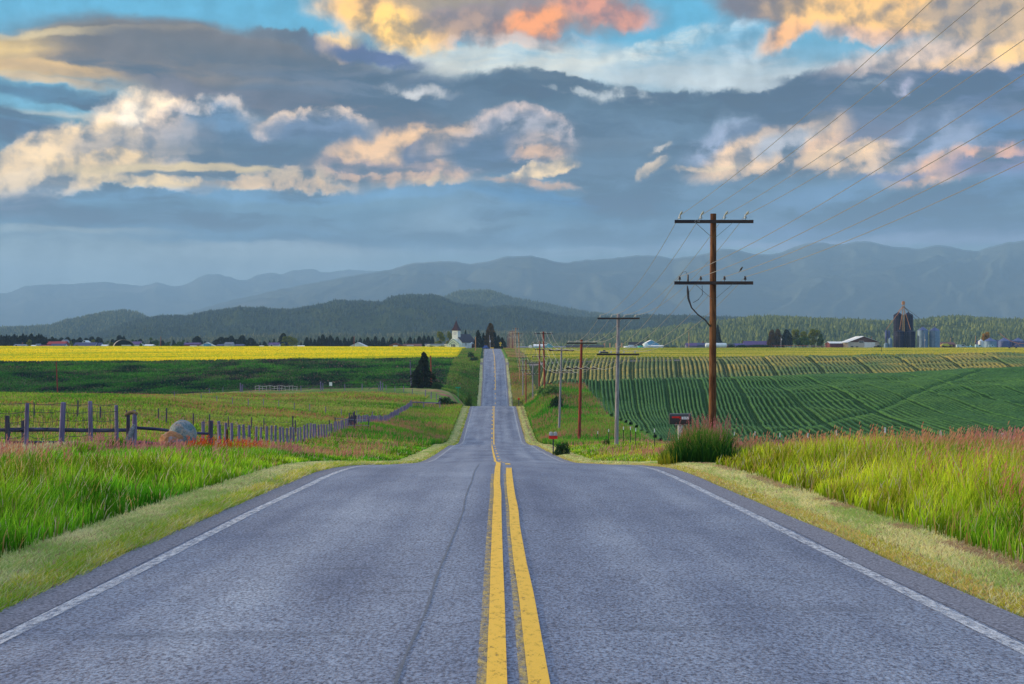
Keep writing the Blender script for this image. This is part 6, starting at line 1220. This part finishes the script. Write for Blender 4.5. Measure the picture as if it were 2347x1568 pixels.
# grain bins
def binmat(name, a, b, rough=.35, metal=.55):
    m, g = newmat(name); sp_ = g.node('ShaderNodeSeparateXYZ', None, Vector=g.obj).outputs
    wv = g.node('ShaderNodeTexWave', dict(wave_type='BANDS', bands_direction='Z'), Vector=g.obj, Scale=1.6, Distortion=.0).outputs[1]
    n = g.noise(g.obj, .7, 4, .6)[0]; g.put(g.b.inputs['Base Color'], g.mix(g.rng(n, .35, .65, 0, 1), a, b)); g.b.inputs['Roughness'].default_value = rough; g.b.inputs['Metallic'].default_value = metal
    g.put(g.b.inputs['Normal'], g.node('ShaderNodeBump', None, Strength=.5, Distance=.06, Height=wv).outputs[0]); return m
BK = binmat('black_blue_bin_steel', (.004, .005, .025), (.008, .010, .04), .6, 0); BK.node_tree.nodes['Principled BSDF'].inputs['Specular IOR Level'].default_value = .12; BG = binmat('blue_grey_corrugated_steel', (.09, .17, .28), (.16, .25, .36), .5, .3); BD = binmat('dark_blue_corrugated_steel', (.04, .07, .20), (.08, .11, .27), .5, .3); BW = binmat('white_bin_steel', (.6, .64, .68), (.5, .54, .6), .5, .2)
RUST = rm('orange_brown_steel', (.42, .20, .08)); TANS = rm('tan_steel_truss', (.30, .20, .09))
def grain_bin(label, xl, xr, D, eave, apex, mat, roofm=None, group='grain bins of the farm', hop=0, lights=False, bands=0, ladder=True, name='grain_bin', cat='grain bin'):
    s = D/F; X_ = ((xl+xr)/2-CX)*s; r_ = (xr-xl)*s/2; z0 = gz(X_, D); he = (HY-eave)*s-z0; ha = (HY-apex)*s-z0
    root = empty(name, (X_, D, z0)); tag(root, label, cat, group); b0_ = hop*s
    MB().lathe((0, 0, 0), ([(r_, -.2)] if not hop else [(.25, b0_*.4), (r_, b0_)])+[(r_, he)], 28).build('body', mat, root, True)
    rf = MB().lathe((0, 0, 0), [(r_*1.03, he-.05), (r_*.18, ha-.1), (r_*.16, ha+.25), (.02, ha+.3)], 28).build('roof', roofm or mat, root, True)
    if hop:
        for k in range(4): a = k*math.pi/2+.5; MB().tube([(r_*math.cos(a), r_*math.sin(a), -.2), (r_*math.cos(a), r_*math.sin(a), b0_+.2)], .12, 6).build('leg', STEEL, root)
    b = MB()
    for k in range(bands): b.lathe((0, 0, he*(k+1)/(bands+1)), [(r_*1.001, -.04), (r_*1.012, -.04), (r_*1.012, .04), (r_*1.001, .04)], 28)
    if bands: b.build('stiffener_ring', rm('dim_ring_steel', (.05, .05, .08)), root)
    if ladder:
        b = MB(); a = -1.9; cx_, cy_ = math.cos(a)*(r_+.15), math.sin(a)*(r_+.15)
        for sg in (-.2, .2): b.tube([(cx_+sg, cy_, .3), (cx_+sg, cy_, he)], .035, 4)
        for k in range(int(he/.6)): b.bar((cx_-.2, cy_, .5+k*.6), (cx_+.2, cy_, .5+k*.6), .05)
        b.build('ladder', rm('dim_ladder_steel', (.10, .10, .13)), root)
    return root
grain_bin('left of the two tall black silos', 2048, 2070, 862, 722, 716, BK, bands=6); grain_bin('right of the two tall black silos', 2071.5, 2092.5, 862, 722, 716, BK, bands=6)
grain_bin('left short black bin in front of the tall silos', 2052, 2073, 845, 760, 757, BK, bands=3); grain_bin('right short black bin in front of the tall silos', 2077, 2097.5, 845, 760, 757, BK, bands=3)
grain_bin('left large blue grey bin beside the silos', 2102.5, 2127, 855, 757, 750, BG, BD, bands=0); grain_bin('right large blue grey bin beside the silos', 2130, 2154, 855, 757.5, 750.5, BG, BD)
grain_bin('small raised hopper bin left of the silos, left one', 2028, 2034, 858, 759, 757, BD, hop=22, group='hopper bins', ladder=False); grain_bin('small raised hopper bin left of the silos, right one', 2034.5, 2040.5, 858, 759, 757, BD, hop=22, group='hopper bins', ladder=False)
grain_bin('low slim bin on the ground below the hopper bins', 2036.5, 2045, 845, 777, 774, BG, ladder=False, group='hopper bins'); grain_bin('squat pale tank at the foot of the hopper bins', 2026, 2036, 845, 788, 786, BG, ladder=False, group='hopper bins')
grain_bin('small white bin left of the right hand bin row', 2242, 2254, 880, 782, 778, BW, group='bins at the right edge'); grain_bin('sunlit grey bin, first of the right hand row', 2254.5, 2284, 890, 782, 775, BG, BD, group='bins at the right edge', ladder=False); grain_bin('dark blue bin, second of the right hand row', 2287.5, 2316, 895, 782, 775, BD, group='bins at the right edge', ladder=False); grain_bin('dark blue bin at the right edge of the picture', 2319, 2348, 895, 782, 775, BD, group='bins at the right edge', ladder=False)
D = 848; s = D/F
def wp(x_, y_, Dd=D): v = px(x_, y_, Dd); return v
ge = empty('grain_elevator', (wp(2070.5, 797).x, D, gz(wp(2070.5, 797).x, D))); base = ge.location.copy(); tag(ge, 'orange brown grain elevator leg with spouts fanning to the silos', 'grain elevator')
top = wp(2070.5, 692)-base; b = MB(); q = .55
for i, j in ((-q, -q), (q, -q), (q, q), (-q, q)): b.bar((i, j, 0), (i, j, top.z-2), .14)
for k in range(16):
    z1 = k*(top.z-2)/16; z2 = (k+1)*(top.z-2)/16; b.bar((-q, -q, z1), (q, -q, z2), .07); b.bar((q, -q, z1), (q, q, z2), .07); b.bar((-q, -q, z2), (q, -q, z2), .08)
b.build('tower', TANS, ge); MB().box((0, 0, top.z-.8), (1.5, 1.2, 1.8)).box((0, 0, top.z+.2), (1.0, .8, .5)).box((0, 0, top.z-3), (1.8, 1.8, .12)).build('head', RUST, ge)
for (x_, y_, Dd) in ((2058, 716, 860), (2083, 716, 860), (2062, 757, 845), (2031, 757, 855), (2114, 750, 853), (2142, 757, 850), (2087, 757, 845)):
    e_ = px(x_, y_, Dd)-base; MB().tube([(0, 0, top.z-2.5 if x_ > 2050 else top.z-2.5), e_+Vector((0, 0, .4))], .12, 7).build('spout', RUST if x_ < 2100 else STEEL, ge)
a = px(2093, 749, 852)-base; c = px(2142, 748, 853)-base; MB().bar(a, c, .25).box(tuple(c+Vector((0, 0, .6))), (.8, .8, 1.3)).build('conveyor', STEEL, ge)
# machines and vehicles
TYRE = pm('tyre_rubber', (.015, .015, .015), (.03, .03, .03), .9, 5)
def vehicle(name, label, x_, D, L, col, kind='van', rz_=0, group=None):
    X_ = (x_-CX)/F*D; root = empty(name, (X_, D, gz(X_, D)), rz_); tag(root, label, kind, group)
    if kind in ('van', 'trailer'): prof = [(-L/2, .4), (L/2, .4), (L/2, 1.0), (L/2-.5, 1.15), (L/2-1.1, 1.95), (-L/2+.1, 2.0), (-L/2, 1.2)]
    else: prof = [(-L/2, .4), (L/2, .4), (L/2, .95), (L/2-1.2, 1.05), (L/2-1.7, 1.7), (0, 1.75), (-.2, 1.1), (-L/2, 1.1)]
    MB().prism(prof, -.85, .85).build('body', rm(name+'_paint', col), root)
    MB().prism([(L/2-1.05, 1.15), (L/2-1.25, 1.8), (0, 1.82) if kind == 'van' else (.1, 1.62), (0, 1.15)], -.87, -.855).build('side_window', WINB, root)
    for sg in (-1, 1):
        o = MB().lathe((0, 0, 0), [(.2, -.12), (.36, -.12), (.36, .12), (.2, .12)], 14).build('wheel', TYRE, root, True); o.rotation_euler = (R(90), 0, 0); o.location = (sg*L*.31, -.78, .36)
    return root
vehicle('van', 'long pale blue van parked right of the silos', 2203, 880, 5.8, (.45, .55, .60)); vehicle('pickup_truck', 'pale teal pickup in the yellow strip beyond the silos', 2224, 880, 3.9, (.25, .48, .55), 'pickup truck'); vehicle('van', 'small turquoise white van near the small white bin', 2243, 875, 4.0, (.40, .58, .62)); vehicle('van', 'small pale van before the second right hand bin', 2273, 880, 3.4, (.35, .5, .58)); vehicle('pickup_truck', 'dark truck parked between the tan barn and the silos', 2011, 870, 4.2, (.03, .035, .03), 'pickup truck'); vehicle('pickup_truck', 'blue pickup parked at the roadside left of the far crest', 1113, 745, 3.8, (.03, .08, .30), 'pickup truck', R(70)); vehicle('van', 'white trailer van parked before the black roofed shed', 1452, 865, 6.0, (.6, .66, .72)); vehicle('car', 'small white car at the foot of the bare limbed tree', 677, 870, 3.2, (.7, .7, .7), 'car'); vehicle('car', 'dark car parked on the farm lane by the grey pole', 1383, 620, 4.0, (.03, .035, .04), 'car')
D = 870; X_ = (2169-CX)/F*D; root = empty('field_sprayer', (X_, D, gz(X_, D))); tag(root, 'yellow field sprayer parked before the brown shed', 'farm machine'); MB().prism([(-3.2, 1), (3.5, 1), (3.5, 1.4), (1.5, 1.7), (.5, 2.6), (-1.8, 2.5), (-3.2, 1.6)], -.8, .8).build('body', rm('yellow_green_paint', (.55, .52, .06)), root)
for sg in (-2, 2): o = MB().lathe((0, 0, 0), [(.3, -.2), (.75, -.2), (.75, .2), (.3, .2)], 14).build('wheel', TYRE, root, True); o.rotation_euler = (R(90), 0, 0); o.location = (sg, -.8, .7)
D = 760; base = px(2325, 803, D); base.z = gz(base.x, D); root = empty('irrigation_pivot', base); tag(root, 'rusty irrigation pivot arm on wheels at the right edge', 'irrigation machine')
P_ = [px(2291.5, 764, D), px(2303, 774, D), px(2318, 782.5, D), px(2335, 787, D), px(2360, 788, D)]; MB().tube([p-base for p in P_], .16, 7).build('pipe', rm('rust_pink_steel', (.45, .20, .15)), root, True)
b = MB(); A_ = px(2333, 786, D)-base
for (x_, y_) in ((2313, 802), (2343, 803)): b.bar(A_, px(x_, y_, D)-base, .16)
b.bar(px(2322, 794, D)-base, px(2350, 778, D)-base, .12); b.bar(px(2318, 782, D)-base, px(2350, 798, D)-base, .12); b.build('frame', rm('grey_pink_steel', (.3, .2, .2)), root)
b = MB(); b.bar(px(2292, 764, D)-base, px(2320, 762, D)-base, .06); b.bar(px(2320, 762, D)-base, px(2350, 765, D)-base, .06); b.build('cable', STEEL, root)
for x_ in (2313, 2329): o = MB().lathe((0, 0, 0), [(.2, -.15), (.5, -.15), (.5, .15), (.2, .15)], 12).build('wheel', TYRE, root, True); o.rotation_euler = (R(90), 0, 0); v_ = px(x_, 800, D)-base; o.location = (v_.x, -.2, .45)
D = 860; A = px(1770, 795.5, D); B = px(1905, 797, D); root = empty('irrigation_line', (A.x, D, gz(A.x, D))); base = root.location.copy(); tag(root, 'long thin red irrigation pipe lying before the trees and tan barn', 'irrigation machine')
MB().tube([(0, 0, 1.6), ((B.x-A.x)*.5, 0, 1.5), (B.x-A.x, 0, 1.0)], .12, 6).build('pipe', rm('red_pipe', (.40, .08, .05)), root)
for t in (.05, .3, .6, .9): MB().bar(((B.x-A.x)*t-.5, 0, 0), ((B.x-A.x)*t, 0, 1.55), .1).bar(((B.x-A.x)*t+.5, 0, 0), ((B.x-A.x)*t, 0, 1.55), .1).build('support', LGREY, root)
o = MB().tube([(0, 0, -.3), (0, 0, 2.1)], .13, 6).build('stake', TGREEN, None); X_ = (3305/3840*2347-CX)/F*640; o.location = (X_, 640, gz(X_, 640)); tag(o, 'lone dark stake in the gold grain before the silos', 'stake')
# tussock round the nearest mailbox
r = np.random.default_rng(404)
n = 9000; t = r.uniform(0, 1, n); cxs = np.interp(t, [0, 1], [4.1, 5.15]); X = cxs+r.normal(0, .16, n); Y = np.interp(t, [0, 1], [39.4, 37.2])+r.normal(0, .42, n)
ok = X-road_x(Y) > 4.25; X, Y, t = X[ok], Y[ok], t[ok]; n = len(X); h = np.interp(t, [0, .15, .5, .85, 1], [.4, .5, .95, 1.0, .8])*r.uniform(.5, 1.05, n)
ca = colmix(n, (.006, .038, .012), (.02, .085, .014), r.uniform(0, 1, n)); k = t < .22; ca[k] = colmix(k.sum(), (.14, .24, .02), (.28, .26, .03), r.uniform(0, 1, k.sum())); cb = colmix(n, (.05, .20, .03), (.30, .34, .10), r.uniform(0, 1, n)**2)
hd = r.uniform(size=n) < .05*(t > .3); h[hd] *= 1.22; hc = colmix(n, (.42, .14, .10), (.36, .14, .20), t)
tag(veg('grass_tussock', 'dark green grass tussock with rusty seed heads around the nearest mailbox', X, Y, h, .024*np.ones(n), ca, cb, .42, r, hd, .15*np.ones(n), hc), None)
